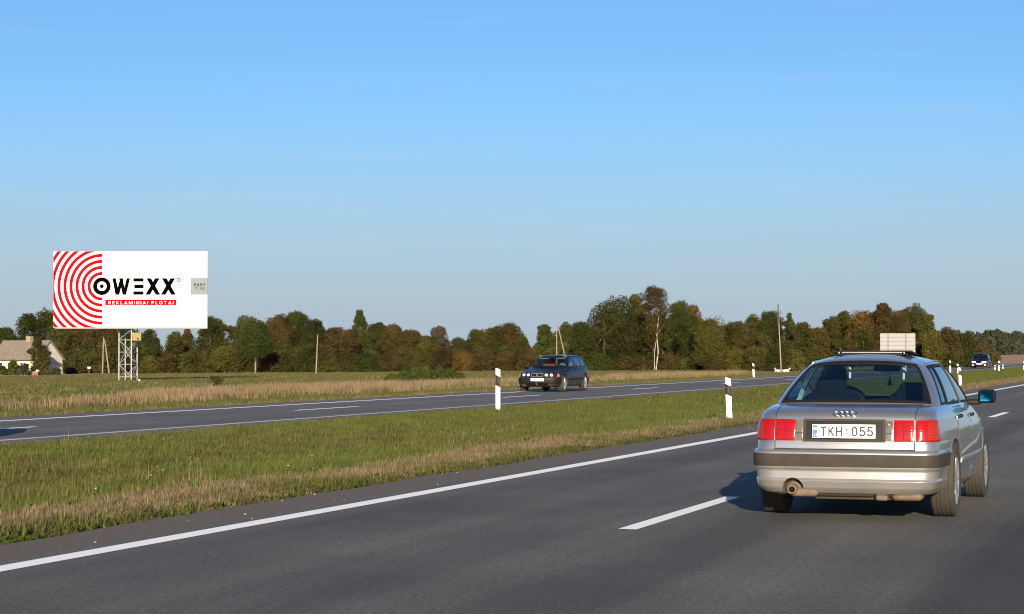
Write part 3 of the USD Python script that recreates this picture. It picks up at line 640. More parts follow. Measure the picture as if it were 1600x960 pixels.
pw = at_px(139, 585); s = pw[1] / FPX
wb = thing('signboard', 'small bright white board on a short stake right of the house', 'sign', pw)
obj('board', rbox(4.6 * s, .06, 3.0 * s, .02, (0, 0, 10 * s)), 'white_paint', wb); obj('stake', bar((0, .08, 0), (0, .08, 10 * s), .05, .05, 6), 'timber_dark', wb)
plain('red_soil', (.20, .075, .045), .95, var=.3, scale=2)
pw = at_px(162, 585.8); s = pw[1] / FPX
sm_ = grid_mesh([[(a * 24 * s, b * 3.0, 3.2 * s * max(0, 1 - abs(b) ** 2) * (1 - abs(a) ** 4) * (.8 + .25 * math.sin(9 * a)) - .05) for b in np.linspace(-1, 1, 9)] for a in np.linspace(-1, 1, 25)])
o = obj('soil_heap', moved(sm_, at=pw), 'red_soil', smooth=True); tag(o, 'low bank of reddish soil behind the billboard tower', 'soil')

# ---------------------------------------------------------------- poles
plain('pole_wood', (.21, .165, .125), .85, var=.2, scale=2)
plain('pole_dark', (.05, .04, .035), .8, var=.2)
def pole(label, legs, fittings=(), name='utility_pole'):
    """legs: (base u, base v, top u, top v, depth factor)"""
    th = None
    for ub, vb, ut, vt, k in legs:
        p = at_px(ub, vb) * [k, k, 1]; p[2] = float(ground_h(*toroad(p[0], p[1]))); s = p[1] / FPX
        if th is None:
            th, p0 = thing(name, label, 'pole', p), p
        b = p - p0; top = np.array([(ut - 800) * s - p0[0], p[1] - p0[1], height_at(p, vt) - p0[2]])
        obj('pole' if len(legs) == 1 else 'leg', bar(b - [0, 0, .3], top, 1.2 * s, .85 * s, 9), 'pole_wood', th, smooth=40)
    for f in fittings:
        f(th, top, s)
    return th
pole('single thin straight wooden pole in front of the wood', [(493.5, 585.5, 496.5, 523, 1.0)])
pole('A-shaped pair of wooden poles behind the estate car roof', [(869.5, 581, 870, 508, 1.0), (889, 581, 872.5, 512, 1.0)])
pole('A-shaped pair of wooden poles left of the billboard tower', [(160, 584, 162, 527, 1.0), (171, 584, 163.5, 531, 1.0)])
def topping(th, top, s):
    obj('insulator_mast', bar(top - [0, 0, 24 * s], top + [0, 0, 7 * s], 1.7 * s, .7 * s, 8), 'pole_dark', th)
    obj('crossbar', [bar(top + [-4 * s, 0, -8 * s], top + [4 * s, 0, -8 * s], .6 * s, .6 * s, 6)] + [bar(top + [a * s, 0, -8 * s], top + [a * s, 0, -3 * s], .5 * s, .5 * s, 6) for a in (-3.6, 3.6)], 'pole_dark', th)
pole('tall wooden pole with a dark top left of the silver car', [(1221, 582, 1216, 482, .98)], [topping])

# ---------------------------------------------------------------- billboard
plain('sheet_white', (.50, .51, .52), .98, specular_ior_level=.01, var=.015, scale=1.2)
plain('print_red', (.36, .003, .008), .98, specular_ior_level=.01, var=.03)
plain('print_black', (.0012, .0012, .0012), .98, specular_ior_level=.01, var=.1)
plain('print_grey', (.185, .205, .235), .98, specular_ior_level=.01, var=.02)
plain('print_grey_text', (.03, .03, .03), .98, specular_ior_level=.01, var=.02)
plain('lattice_white', (.31, .315, .32), .5, var=.1)
plain('sign_yellow', (.21, .185, .035), .6, var=.12, scale=3)
plain('frame_dark', (.03, .03, .03), .6)
pt = at_px(199, 596.5); pt = pt * [1, 1, 1.0]; s = pt[1] / FPX
bb = thing('billboard', 'large white billboard with red rings on a white lattice tower', 'billboard', pt)
def bx_(u, v):                     # billboard plane, metres from the thing's base
    k = (pt[1] + FY) / FPX
    return np.array([(u - 800) * k - pt[0], CAM_H + (553 - v) * k - pt[2]])
FY = -1.55
(a0, c1), (a1, c0) = bx_(83, 393), bx_(323.7, 512)
face = obj('panel', box(a1 - a0, .10, c1 - c0, ((a0 + a1) / 2, FY + .07, (c0 + c1) / 2)), 'sheet_white', bb)
obj('frame', [box(a1 - a0 - .1, .22, .10, ((a0 + a1) / 2 + .05, FY + .24, c0 - .02)), box(a1 - a0 - .1, .22, .10, ((a0 + a1) / 2, FY + .24, c1 - .08))] +
    [box(.08, .16, c1 - c0 - .3, (a0 + .1 + k * (a1 - a0 - .2) / 6, FY + .21, (c0 + c1) / 2)) for k in range(7)], 'lattice_white', bb)
obj('soffit', box(a1 - a0 - .25, .16, .04, ((a0 + a1) / 2 + .05, FY + .2, c0 - .09)), 'frame_dark', bb)
# artwork laid out in the picture's own drawing units (x right, y up from the ring centre)
q = (pt[1] + FY) / FPX / 4.0
cx, cz = bx_(158.75, 447.5)
def art(name, g, mat_, depth=.004, parent=face, z=0.0):
    m = poly_mesh(g, depth); m.apply_transform(np.array([[q, 0, 0, cx], [0, 0, -1.0, FY + .02 - .001 - z], [0, q, 0, cz], [0, 0, 0, 1.0]]))
    obj(name, trimesh.Trimesh(m.vertices, m.faces[:, ::-1], process=False) if m.volume < 0 else m, mat_, UsdGeom.Xform(parent))
clip = sg.box(-303, -257, 2, 218)
for k in range(10):
    r0 = 71 + 37.7 * k
    ring = sg.Point(0, 0).buffer(r0 + 18.5, 96).difference(sg.Point(0, 0).buffer(r0 - .5, 96)).intersection(clip)
    if not ring.is_empty:
        art('red_ring', ring, 'print_red')
art('letter_ring', sg.Point(0, 0).buffer(55, 64).difference(sg.Point(0, 0).buffer(30, 64)), 'print_black', z=.002)
art('letter_ring', sg.Point(0, 0).buffer(12, 32), 'print_black', z=.002)
def stroke(pts, w):
    return sg.LineString(pts).buffer(w / 2, cap_style=2, join_style=2)
band = sg.box(-400, -53, 700, 50)
Wl = so.unary_union([stroke([(x, 60), (x + 24, -65)], 20) for x in (74,)] + [stroke([(74, 60), (102, -62)], 20), stroke([(96, -62), (128, 60)], 20), stroke([(116, 60), (143, -62)], 20), stroke([(139, -62), (168, 60)], 20)][1:] + [stroke([(74, 60), (102, -62)], 20)]).intersection(band)
art('letter', Wl, 'print_black')
art('letter', so.unary_union([sg.box(197, 29, 261, 50), sg.box(203, -11, 261, 10), sg.box(197, -53, 261, -32)]), 'print_black')
for xx in (279, 376):
    art('letter', so.unary_union([stroke([(xx + 8, 60), (xx + 78, -63)], 25), stroke([(xx + 74, 60), (xx + 2, -63)], 25)]).intersection(band), 'print_black')
def words(name, text, x, y, hh, mat_, bold=True, z=0.0, width=None, space=0.0):
    ms, pen = [], 0.0
    for ch in text:
        if ch == ' ':
            pen += hh * .55; continue
        m = box(hh * .2, hh, .01, (hh * .1, hh / 2, .005)) if ch == 'I' else meshkit.text_mesh(ch, hh, .01, bold); m.apply_translation((pen - m.bounds[0, 0], 0, 0)); pen = m.bounds[1, 0] + hh * (.16 + space); ms.append(m)
    m = cat_(ms)
    if width: m.apply_scale((width / (m.bounds[1, 0] - m.bounds[0, 0]), 1, 1))
    m.apply_translation((x - m.bounds[0, 0], y, 0)); m.vertices[:, 2] = np.where(m.vertices[:, 2] > .005, .004, 0)
    m.apply_transform(np.array([[q, 0, 0, cx], [0, 0, -1.0, FY + .02 - .001 - z], [0, q, 0, cz], [0, 0, 0, 1.0]]))
    obj(name, m, mat_, UsdGeom.Xform(face))
art('banner', sg.box(22, -119, 466, -86), 'print_red')
words('lettering', 'REKLAMINIAI PLOTAI', 41, -113, 20, 'sheet_white', True, .006, 408, .25)
art('registered_mark', sg.Point(480, 40).buffer(13, 24).difference(sg.Point(480, 40).buffer(8.5, 24)), 'print_black')
words('registered_mark', 'R', 475.5, 34.5, 11, 'print_black', True, 0, 9)
art('grey_box', sg.box(557, -53, 660, 51), 'print_grey')
words('lettering', 'EASY', 578, 1, 17, 'print_black', True, .006, 70)
words('lettering', 'TO SEE', 580, -22, 17, 'print_grey_text', False, .006, 66)
# lattice tower: four legs, seen cornerwise
legs = [np.array([(u - 800) * s * (pt[1] + dy) / pt[1] - pt[0], dy]) for u, dy in ((186, -.2), (205.5, -1.05), (214.5, .75), (196, 1.6))]
topz = c0 - .02
for p in legs:
    obj('tower_leg', bar((p[0], p[1], -.3), (p[0], p[1], topz + .6), .055, .055, 8), 'lattice_white', bb, smooth=40)
hz = np.array([height_at(pt, v) - pt[2] for v in (589, 569.5, 550.5, 531.5, 515)])
for i in range(4):
    A, B = legs[i], legs[(i + 1) % 4]
    for z in hz[:4]:
        obj('tower_brace', bar((*A, z), (*B, z), .026, .026, 6), 'lattice_white', bb)
    for j in range(4):
        f = (j + i) % 2
        obj('tower_brace', bar((*(A if f else B), hz[j]), (*(B if f else A), hz[j + 1]), .026, .026, 6), 'lattice_white', bb)
u0, v0 = bx_(205.5, 520), bx_(220, 532.5)
yb = obj('yellow_box', rbox(v0[0] - u0[0], .25, u0[1] - v0[1], .03, ((u0[0] + v0[0]) / 2, -1.25, (u0[1] + v0[1]) / 2)), 'sign_yellow', bb)
w_ = v0[0] - u0[0]
obj('red_mark', box(w_ * .16, .02, (u0[1] - v0[1]) * .55, (u0[0] + w_ * .1, -1.387, (u0[1] + v0[1]) / 2 - .08)), 'rust_red', UsdGeom.Xform(yb))
obj('black_mark', box(w_ * .22, .02, (u0[1] - v0[1]) * .15, (u0[0] + w_ * .66, -1.387, v0[1] + .14)), 'print_black', UsdGeom.Xform(yb))
obj('box_rib', [box(.015, .02, (u0[1] - v0[1]) * .8, (u0[0] + w_ * (.3 + .12 * k), -1.385, (u0[1] + v0[1]) / 2 + .05)) for k in range(6)], 'timber_dark', UsdGeom.Xform(yb))
ps = at_px(218, 597)
o = thing('marker_stone', 'small white stone marker in the grass beside the right tower leg', 'stone', ps)
obj('stone', rbox(2.6 * s, .12, 4.0 * s, .03, (0, 0, 2.0 * s)), 'white_paint', o)

# ---------------------------------------------------------------- road posts and signs
plain('post_white', (.80, .79, .75), .45, var=.06, scale=5)
plain('post_black', (.012, .012, .014), .45, var=.1)
plain('reflector', (.06, .055, .05), .3, var=.1)
def road_post(label, L, t, h=.95, lean=0.0, group=None):
    b = R(L, t, float(ground_h(L, t)))
    th = thing('road_post', label, 'road post', b, -TH + lean * 0, group)
    W, D = .125, .10
    sec = sg.Polygon([(-W / 2, -D / 2 + .02), (-W / 2 + .03, -D / 2), (W / 2 - .03, -D / 2), (W / 2, -D / 2 + .02), (W / 2 - .02, D / 2), (-W / 2 + .02, D / 2)])
    def seg(z0, z1, slope0, slope1, grow=0.0):
        m = trimesh.creation.extrude_polygon(sec.buffer(grow), 1.0)
        x, f = m.vertices[:, 0], m.vertices[:, 2]
        m.vertices[:, 2] = np.where(f > .5, z1 + x * slope1, z0 + x * slope0)
        m.vertices[:, 0] += m.vertices[:, 2] * lean
        return m
    k = h / .95
    obj('lower_post', seg(-.25, .575 * k, 0, -.45), 'post_white', th)
    obj('black_band', seg(.575 * k, .80 * k, -.45, -.45, -.0015), 'post_black', th)
    obj('cap', seg(.80 * k, .95 * k, -.45, -.35), 'post_white', th)
    obj('reflector', seg(.635 * k, .745 * k, -.45, -.45).apply_scale((.42, 1.0, 1.0)).apply_translation((.01 + .4 * lean * k, -.006, 0)), 'reflector', th)
    return th
def Lt(u, v):
    p = at_px(u, v); return toroad(p[0], p[1])
def post_at(label, u, v, vt, lean=0.0):
    d = CAM_H * FPX / (v - 553.0); x = (u - 800) / FPX * d
    L, t = toroad(x, d); p = np.array([x, d, float(ground_h(L, t))])
    return road_post(label, L, t, height_at(p, vt) - p[2], lean)
post_at('white road post with black band on the median, left of the silver car', 1140, 656.5, 591, -.035)
post_at('upright white road post with black band, left of the dark estate car', 778.5, 637.5, 576.5)
post_at('white road post at the edge of the wood beyond the far carriageway', 1178, 589.5, 568.5, -.06)
post_at('nearest white road post right of the silver car, above its door mirror', 1500.5, 602, 574.5, -.05)
post_at('white road post just right of the silver car roof, left of the marker post', 1484.5, 582, 564)
post_at('thin white road post partly behind the one above the silver car mirror', 1497, 583, 569, -.05)
post_at('small white road post just right of the blue car, left of a taller one', 1554.5, 577.5, 571)
post_at('taller white road post with black band right of the blue car', 1560.5, 579, 564.5)
post_at('small white road post right of the taller one beyond the blue car', 1567, 576, 570.5)
post_at('white road post at the right edge of the picture', 1599.5, 577, 565.5)
post_at('white road post seen through the left half of the silver car rear window', 1328, 591, 574)
post_at('white road post seen beside the mirror through the silver car rear window', 1412, 592, 574.5)
plain('galvanised', (.30, .31, .33), .5, .3, var=.12)
plain('sign_back', (.20, .198, .195), .55, .0, var=.05, scale=1.5)
plain('sign_seam', (.10, .098, .092), .6, var=.1)
d = 245.0; x = (1509.5 - 800) / FPX * d; p = np.array([x, d, float(ground_h(*toroad(x, d)))]); s = d / FPX
mp = thing('marker_post', 'thin grey post with a small white plate left of the blue car', 'sign', p)
obj('pole', bar((0, 0, -.2), (0, 0, 18.5 * s), .05, .05, 8), 'galvanised', mp); obj('plate', rbox(4.4 * s, .04, 3.2 * s, .015, (0, -.06, 18 * s)), 'post_white', mp)
# large panel sign seen from behind
d = 165.0; x = (1402.5 - 800) / FPX * d; p = np.array([x, d, float(ground_h(*toroad(x, d)))]); s = d / FPX
sg_ = thing('road_sign', 'large blank pale grey sign panel rising behind the silver car roof', 'sign', p)
zc = [height_at(p, v) - p[2] for v in (521, 552.5)]
for k in range(5):
    z1 = zc[0] + (zc[1] - zc[0]) * k / 5; z0 = zc[0] + (zc[1] - zc[0]) * (k + 1) / 5
    obj('panel', rbox(55 * s, .05, z1 - z0 - .012, .008, (0, 0, (z0 + z1) / 2)), 'sign_back', sg_)
for u in (-15.2, 12.6):
    obj('post', box(.10, .10, zc[0] + .3, (u * s, .09, zc[0] / 2 - .2)), 'galvanised', sg_)
    obj('rail', box(.09, .012, zc[0] - zc[1] - .1, (u * s, -.035, (zc[0] + zc[1]) / 2)), 'sign_seam', sg_)

# ---------------------------------------------------------------- white goats lying at the far verge
plain('fur_white', (.45, .43, .39), .9, var=.08, scale=6)
plain('horn', (.25, .20, .15), .6)
plain('eye_dark', (.01, .01, .01), .2)
def goat(label, u, v, yaw):
    p = at_px(u, v); th = thing('goat', label, 'goat', p, yaw, 'white goats resting on the far verge')
    # lying with its legs folded, head up; x is forward
    B = hullchain([[((-.45, 0, .24), .22), ((-.05, 0, .28), .25), ((.28, 0, .30), .22)], [((.28, 0, .34), .18), ((.50, 0, .56), .10)], [((.50, 0, .56), .10), ((.54, 0, .66), .085)],
                   [((.54, 0, .67), .085), ((.70, 0, .60), .052)], [((.70, 0, .60), .052), ((.76, 0, .575), .042)],
                   [((-.42, .17, .16), .15), ((-.12, .24, .10), .08)], [((-.12, .24, .10), .07), ((-.40, .28, .05), .045)], [((-.40, .28, .05), .045), ((-.20, .30, .04), .035)],
                   [((-.42, -.17, .16), .15), ((-.12, -.24, .10), .08)], [((-.12, -.24, .10), .07), ((-.40, -.28, .05), .045)], [((-.40, -.28, .05), .045), ((-.20, -.30, .04), .035)],
                   [((.26, .14, .20), .11), ((.46, .16, .08), .055)], [((.46, .16, .08), .055), ((.20, .18, .05), .04)], [((.26, -.14, .20), .11), ((.46, -.16, .08), .055)], [((.46, -.16, .08), .055), ((.20, -.18, .05), .04)],
                   [((-.62, 0, .36), .05), ((-.70, 0, .45), .03)], [((-.55, 0, .30), .09), ((-.62, 0, .36), .05)],
                   [((.52, .07, .69), .03), ((.47, .17, .68), .018)], [((.52, -.07, .69), .03), ((.47, -.17, .68), .018)]], .05, 6)
    UsdGeom.Xform(th).AddScaleOp().Set((.5, .5, .5))
    obj('body', B, 'fur_white', th, smooth=True)
    for a in (-1, 1):
        obj('horn', cat_([bar((.50, a * .035, .74), (.44, a * .05, .84), .018, .013, 6), bar((.44, a * .05, .84), (.34, a * .07, .88), .013, .004, 6)]), 'horn', th)
        obj('eye', trimesh.creation.icosphere(1, .014).apply_translation((.61, a * .062, .665)), 'eye_dark', th)
goat('white goat lying left of the tall pole foot, facing left', 1214.5, 582.0, 2.3)
goat('white goat lying right of the tall pole foot with its head raised to the right', 1228.5, 582.0, -.25)
# ---------------------------------------------------------------- cars
def paint(name, base, metal, rough, flake=.04, coat=1.0):
    c = np.asarray(base, float)
    mat(name, {'tc': ('texture_coordinate', {}), 'n': ('noise_texture', {'scale': 900.0, 'detail': 2.0}), 'd': ('noise_texture', {'scale': 3.0, 'detail': 5.0}), 'x': ('separate_xyz', {}),
               'r': ('rgb_ramp', {'ramp': [(.3, tuple(c * (1 - flake))), (.7, tuple(c * (1 + flake)))]}), 'low': ('map_range', {'from_min': .22, 'from_max': .62, 'to_min': .55, 'to_max': 0.0, 'clamp': True}),
               'dm': ('math', {'math_type': 'multiply'}), 'dirt': ('mix', {'color2': (.24, .19, .135)}), 'rr': ('map_range', {'to_min': rough - .03, 'to_max': rough + .08}),
               'mm': ('map_range', {'from_min': 0.0, 'from_max': .55, 'to_min': metal, 'to_max': metal * .5, 'clamp': True}),
               'p': ('principled_bsdf', {'coat_weight': coat, 'specular_ior_level': .5 if coat > .9 else .12, 'coat_roughness': .06})},
        [('tc.object', 'n.vector'), ('n.fac', 'r.fac'), ('tc.object', 'd.vector'), ('tc.object', 'x.vector'), ('x.z', 'low.value'), ('low.result', 'dm.value1'), ('d.fac', 'dm.value2'), ('dm.value', 'dirt.fac'),
         ('r.color', 'dirt.color1'), ('dirt.color', 'p.base_color'), ('d.fac', 'rr.value'), ('rr.result', 'p.roughness'), ('dm.value', 'mm.value'), ('mm.result', 'p.metallic')])
paint('silver_paint', (.465, .46, .435), .86, .30)
paint('navy_paint', (.006, .008, .010), 0.0, .3, coat=.22)
paint('blue_paint', (.004, .007, .045), .0, .3, coat=.25)
paint('black_paint', (.012, .012, .014), .1, .25)
plain('trim_black', (.009, .0085, .008), .55, var=.15, specular_ior_level=.25)
plain('bumper_strip', (.036, .031, .025), .7, var=.2, scale=8, specular_ior_level=.2)
plain('seam_dark', (.03, .03, .032), .7)
plain('under_black', (.008, .0075, .007), .95, specular_ior_level=.04)
plain('rust_pipe', (.125, .088, .058), .75, var=.35, scale=12)
plain('tyre_rubber', (.032, .028, .021), .85, var=.25, scale=9)
plain('rim_alloy', (.55, .54, .52), .32, .8, var=.08)
plain('rim_dark', (.05, .045, .04), .7)
plain('rim_bright', (.30, .295, .285), .4, .0, var=.05)
plain('visor_grey', (.13, .13, .11), .8)
plain('chrome', (.50, .50, .51), .28, 1.0, var=.03)
plain('plate_white', (.80, .80, .78), .5, var=.02)
plain('plate_blue', (.02, .16, .55), .5, var=.03)
plain('plate_yellow', (.70, .55, .08), .5, var=.03)
plain('plate_ink', (.03, .028, .026), .5, var=.03)
plain('plate_red', (.45, .06, .04), .5, var=.03)
plain('seat_cloth', (.006, .007, .010), .9, var=.2)
plain('interior_dark', (.007, .008, .010), .85, var=.2)
plain('seat_red', (.22, .035, .03), .9, var=.2)
plain('skin', (.42, .26, .19), .6, var=.06)
plain('hair_dark', (.02, .015, .012), .7, var=.2, scale=40)
plain('cloth_dark', (.03, .035, .05), .9, var=.2)
plain('cloth_blue', (.10, .13, .20), .9, var=.2)
plain('freshener_green', (.02, .07, .025), .7)
plain('lamp_clear', (.11, .10, .076), .2, var=.08, coat_weight=1.0)
def lens(name, a, b, emit=0.0):
    mat(name, {'tc': ('texture_coordinate', {}), 'w': ('wave_texture', {'scale': 26.0, 'bands_direction': 'z', 'distortion': .4}), 'r': ('rgb_ramp', {'ramp': [(0, a), (1, b)]}),
               'bp': ('bump', {'strength': .15, 'distance': .002}), 'p': ('principled_bsdf', {'roughness': .15, 'specular_ior_level': .3, 'coat_weight': .5, 'coat_roughness': .03})},
        [('tc.object', 'w.vector'), ('w.fac', 'r.fac'), ('r.color', 'p.base_color'), ('w.fac', 'bp.height'), ('bp.normal', 'p.normal')])
lens('lens_red', (.235, .003, .003), (.29, .006, .006))
lens('lens_orange', (.46, .10, .02), (.58, .15, .03))
lens('lens_amber_red', (.21, .010, .003), (.31, .020, .006))
lens('lens_dark', (.13, .003, .003), (.17, .004, .004))
lens('lens_head', (.55, .56, .58), (.80, .80, .80))
mat('lamp_lit', {'e': ('emission', {'color': (.85, .92, 1.0), 'strength': 2.2})}, [], surface='e.emission')
mat('mirror_glass', {'p': ('principled_bsdf', {'base_color': (.006, .085, .175), 'metallic': 1.0, 'roughness': .04})})
def glazing(name, tint, base=.05, edge=.7):
    # a thin pane: mirror-like at grazing angles, seen through otherwise, alike from both sides
    mat(name, {'lw': ('layer_weight', {'blend': .5}), 'pw': ('math', {'math_type': 'power', 'value2': 4.0}), 'mr': ('map_range', {'to_min': base, 'to_max': edge, 'clamp': True}),
               't': ('transparent_bsdf', {'color': tint}), 'g': ('glossy_bsdf', {'color': (.9, .95, 1.0), 'roughness': .01}), 'm': ('mix_closure', {})},
        [('lw.facing', 'pw.value1'), ('pw.value', 'mr.value'), ('mr.result', 'm.fac'), ('t.BSDF', 'm.closure1'), ('g.BSDF', 'm.closure2')], surface='m.closure')
glazing('glass_tint', (.40, .55, .62), .10)
glazing('glass_side', (.50, .62, .66), .10, .9)
glazing('glass_screen', (.66, .76, .76), .05, .6)

class Body:
    """Lower body: plan outlines stacked by height. Rows: z, rear x, front x, half width, half width at rear, half width at front, rear corner, front corner, rear bow, front bow."""
    NR, NC, NS = 16, 10, 90
    def __init__(s, rows):
        s.q = 1.0; s.t = np.array(rows, float); s.N = s.NR * 2 + s.NC * 2 + s.NS
    def ring(s, z):
        xr, xf, w, wr, wf, rr, rf, br, bf = [np.interp(z, s.t[:, 0], s.t[:, k]) for k in range(1, 10)]
        y = np.linspace(0, wr - rr, s.NR + 1); rear = np.stack([xr + br * (y / wr) ** 2, y], 1)
        xs = np.linspace(xr + br + rr, xf - bf - rf, s.NS + 1)
        xm = xr + (xf - xr) * .52
        side = np.where(xs < xm, w - (w - wr) * (np.abs((xm - xs) / (xm - xr)) ** 2.6), w - (w - wf) * (np.abs((xs - xm) / (xf - xm)) ** 2.6))
        side = np.stack([xs, side], 1)
        y = np.linspace(wf - rf, 0, s.NR + 1); front = np.stack([xf - bf * (y / wf) ** 2, y], 1)
        def bez(a, c, b):
            t = np.linspace(0, 1, s.NC + 1)[1:-1, None]; return (1 - t) ** 2 * a + 2 * t * (1 - t) * c + t * t * b
        c1 = np.array([xr + br * .98, wr * 1.0]); c2 = np.array([xf - bf * .98, wf * 1.0])
        p = np.vstack([rear, bez(rear[-1], c1, side[0]), side, bez(side[-1], c2, front[0]), front])
        return np.column_stack([p, np.full(len(p), z)])
    def P(s, z, k):
        r = s.ring(z); i = int(np.clip(np.floor(k), 0, len(r) - 2)); f = k - i
        return r[i] * (1 - f) + r[i + 1] * f
    def k_rear(s, z, y):
        r = s.ring(z); n = s.NR + s.NC
        return float(np.interp(y, r[:n, 1], np.arange(n)))
    def k_front(s, z, y):
        r = s.ring(z); n = len(r); m = s.NR + s.NC
        return float(n - 1 - np.interp(y, r[::-1][:m, 1], np.arange(m)))
    def k_x(s, z, x):
        r = s.ring(z); i0, i1 = s.NR, len(r) - s.NR - 1
        return float(np.interp(x, r[i0:i1, 0], np.arange(i0, i1)))
    def solid(s, zs):
        rings = [s.ring(z) for z in zs]
        full = [np.vstack([r, (r * [1, -1, 1])[-2:0:-1]]) for r in rings]
        n = len(full[0]); V = np.vstack(full); F = []
        for a in range(len(zs) - 1):
            i = np.arange(n); j = (i + 1) % n; o, q = a * n, (a + 1) * n
            F += [np.stack([o + i, q + i, o + j], 1), np.stack([o + j, q + i, q + j], 1)]
        V = np.vstack([V, full[0].mean(0), full[-1].mean(0)]); b, t = len(V) - 2, len(V) - 1; i = np.arange(n); j = (i + 1) % n; q = (len(zs) - 1) * n
        F += [np.stack([i, j, np.full(n, b)], 1), np.stack([q + j, q + i, np.full(n, t)], 1)]
        m = trimesh.Trimesh(V, np.vstack(F), process=False)
        if m.volume < 0: m.invert()
        return m
    def patch(s, ka, kb, z0, z1, off=.004, nz=4, nk=12, side=1, skirt=.012, crown=0.0):
        """A panel proud of the body between ring positions ka and kb (numbers or functions of z)."""
        z0, z1 = z0 * s.q, z1 * s.q
        fa = ka if callable(ka) else (lambda z: ka); fb = kb if callable(kb) else (lambda z: kb)
        zs = np.linspace(z0, z1, nz); G = np.zeros((nz, nk, 3)); 
        for a, z in enumerate(zs):
            r = s.ring(z); kk = np.linspace(fa(z), fb(z), nk); i = np.clip(np.floor(kk).astype(int), 0, len(r) - 2); f = (kk - i)[:, None]
            G[a] = r[i] * (1 - f) + r[i + 1] * f
        gu, gv = np.gradient(G, axis=1), np.gradient(G, axis=0)
        n = np.cross(gv, gu); n /= np.maximum(np.linalg.norm(n, axis=2, keepdims=True), 1e-9)
        if (n[:, :, :2] * (G[:, :, :2] - [s.t[0, 1] + 2.1, 0])).sum() < 0: n = -n
        u = np.linspace(-1, 1, nk)[None, :, None]; v = np.linspace(-1, 1, nz)[:, None, None]
        O = G + n * (off + crown * (1 - u ** 6) * (1 - v ** 6)); I = G - n * skirt
        top = np.concatenate([I[:1], O, I[-1:]], 0); e0, e1 = np.concatenate([I[:1], I, I[-1:]], 0)[:, :1], np.concatenate([I[:1], I, I[-1:]], 0)[:, -1:]
        full = np.concatenate([e0, top, e1], 1)
        if side < 0: full = full * [1, -1, 1]
        m = grid_mesh(full)
        fn = m.face_normals[(len(m.faces) // 4)]
        c = m.triangles_center - [2.2, 0, .5]
        if (m.face_normals * c).sum() < 0: m.invert()
        return m
class Cabin:
    """Greenhouse: columns from the rear centre round one side to the front centre, each with a foot and a top."""
    def __init__(s, cols, bulge=.022, bow=None):
        c = np.array(cols, float); s.b, s.t = c[:, :3], c[:, 3:]; s.bulge = bulge; s.n = len(c)
        from scipy.interpolate import PchipInterpolator
        a = np.arange(s.n); s.fb, s.ft = PchipInterpolator(a, s.b), PchipInterpolator(a, s.t)
    def P(s, a, v):
        a, v = np.broadcast_arrays(np.asarray(a, float), np.asarray(v, float))
        b, t = s.fb(a), s.ft(a); p = b + (t - b) * v[..., None]
        cx = (s.b[0, 0] + s.b[-1, 0]) / 2
        d = np.stack([(p[..., 0] - cx) * .35, p[..., 1], 0 * p[..., 0]], -1); d /= np.maximum(np.linalg.norm(d, axis=-1, keepdims=True), 1e-6)
        return p + d * (s.bulge * 4 * v * (1 - v) - .028 * np.clip((v - .82) / .18, 0, 1) ** 2)[..., None]
    def patch(s, a0, a1, v0, v1, off=0.0, na=None, nv=8, side=1, thick=0.0, rev=False):
        na = na or max(3, int((a1 - a0) * 5) + 1)
        A, V = np.meshgrid(np.linspace(a0, a1, na), np.linspace(v0, v1, nv))
        G = s.P(A, V); gu, gv = np.gradient(G, axis=1), np.gradient(G, axis=0)
        n = np.cross(gu, gv); n /= np.maximum(np.linalg.norm(n, axis=2, keepdims=True), 1e-9)
        c = np.array([(s.b[0, 0] + s.b[-1, 0]) / 2, 0, .8])
        if (n * (G - c)).sum() < 0: n = -n
        O = G + n * off
        if thick:
            I = O - n * thick
            O = np.concatenate([I[:1], O, I[-1:]], 0); II = np.concatenate([I[:1], I, I[-1:]], 0); O = np.concatenate([II[:, :1], O, II[:, -1:]], 1)
        if side < 0: O = O * [1, -1, 1]
        m = grid_mesh(O)
        if (m.face_normals * (m.triangles_center - c)).sum() < 0: m.invert()
        return m
    def roof(s, crown, na=50, rings=8):
        a = np.linspace(0, s.n - 1, na); T = s.P(a, np.ones(na)); F = np.vstack([T, (T * [1, -1, 1])[-2:0:-1]])
        c = np.array([F[:, 0].mean(), 0, 0]); out = []
        for k in range(rings + 1):
            g = 1 - k / rings; q = F.copy()
            q[:, 0] = c[0] + (F[:, 0] - c[0]) * g; q[:, 1] = F[:, 1] * g
            q[:, 2] = F[:, 2] * g ** 2 + (F[:, 2].mean() * .0 + crown) * (1 - g ** 2) if False else F[:, 2] + (crown - F[:, 2]) * (1 - g ** 2.8)
            out.append(q)
        G = np.array(out); G = np.concatenate([G, G[:, :1]], 1); m = grid_mesh(G)
        if m.face_normals[:, 2].sum() < 0: m.invert()
        return m
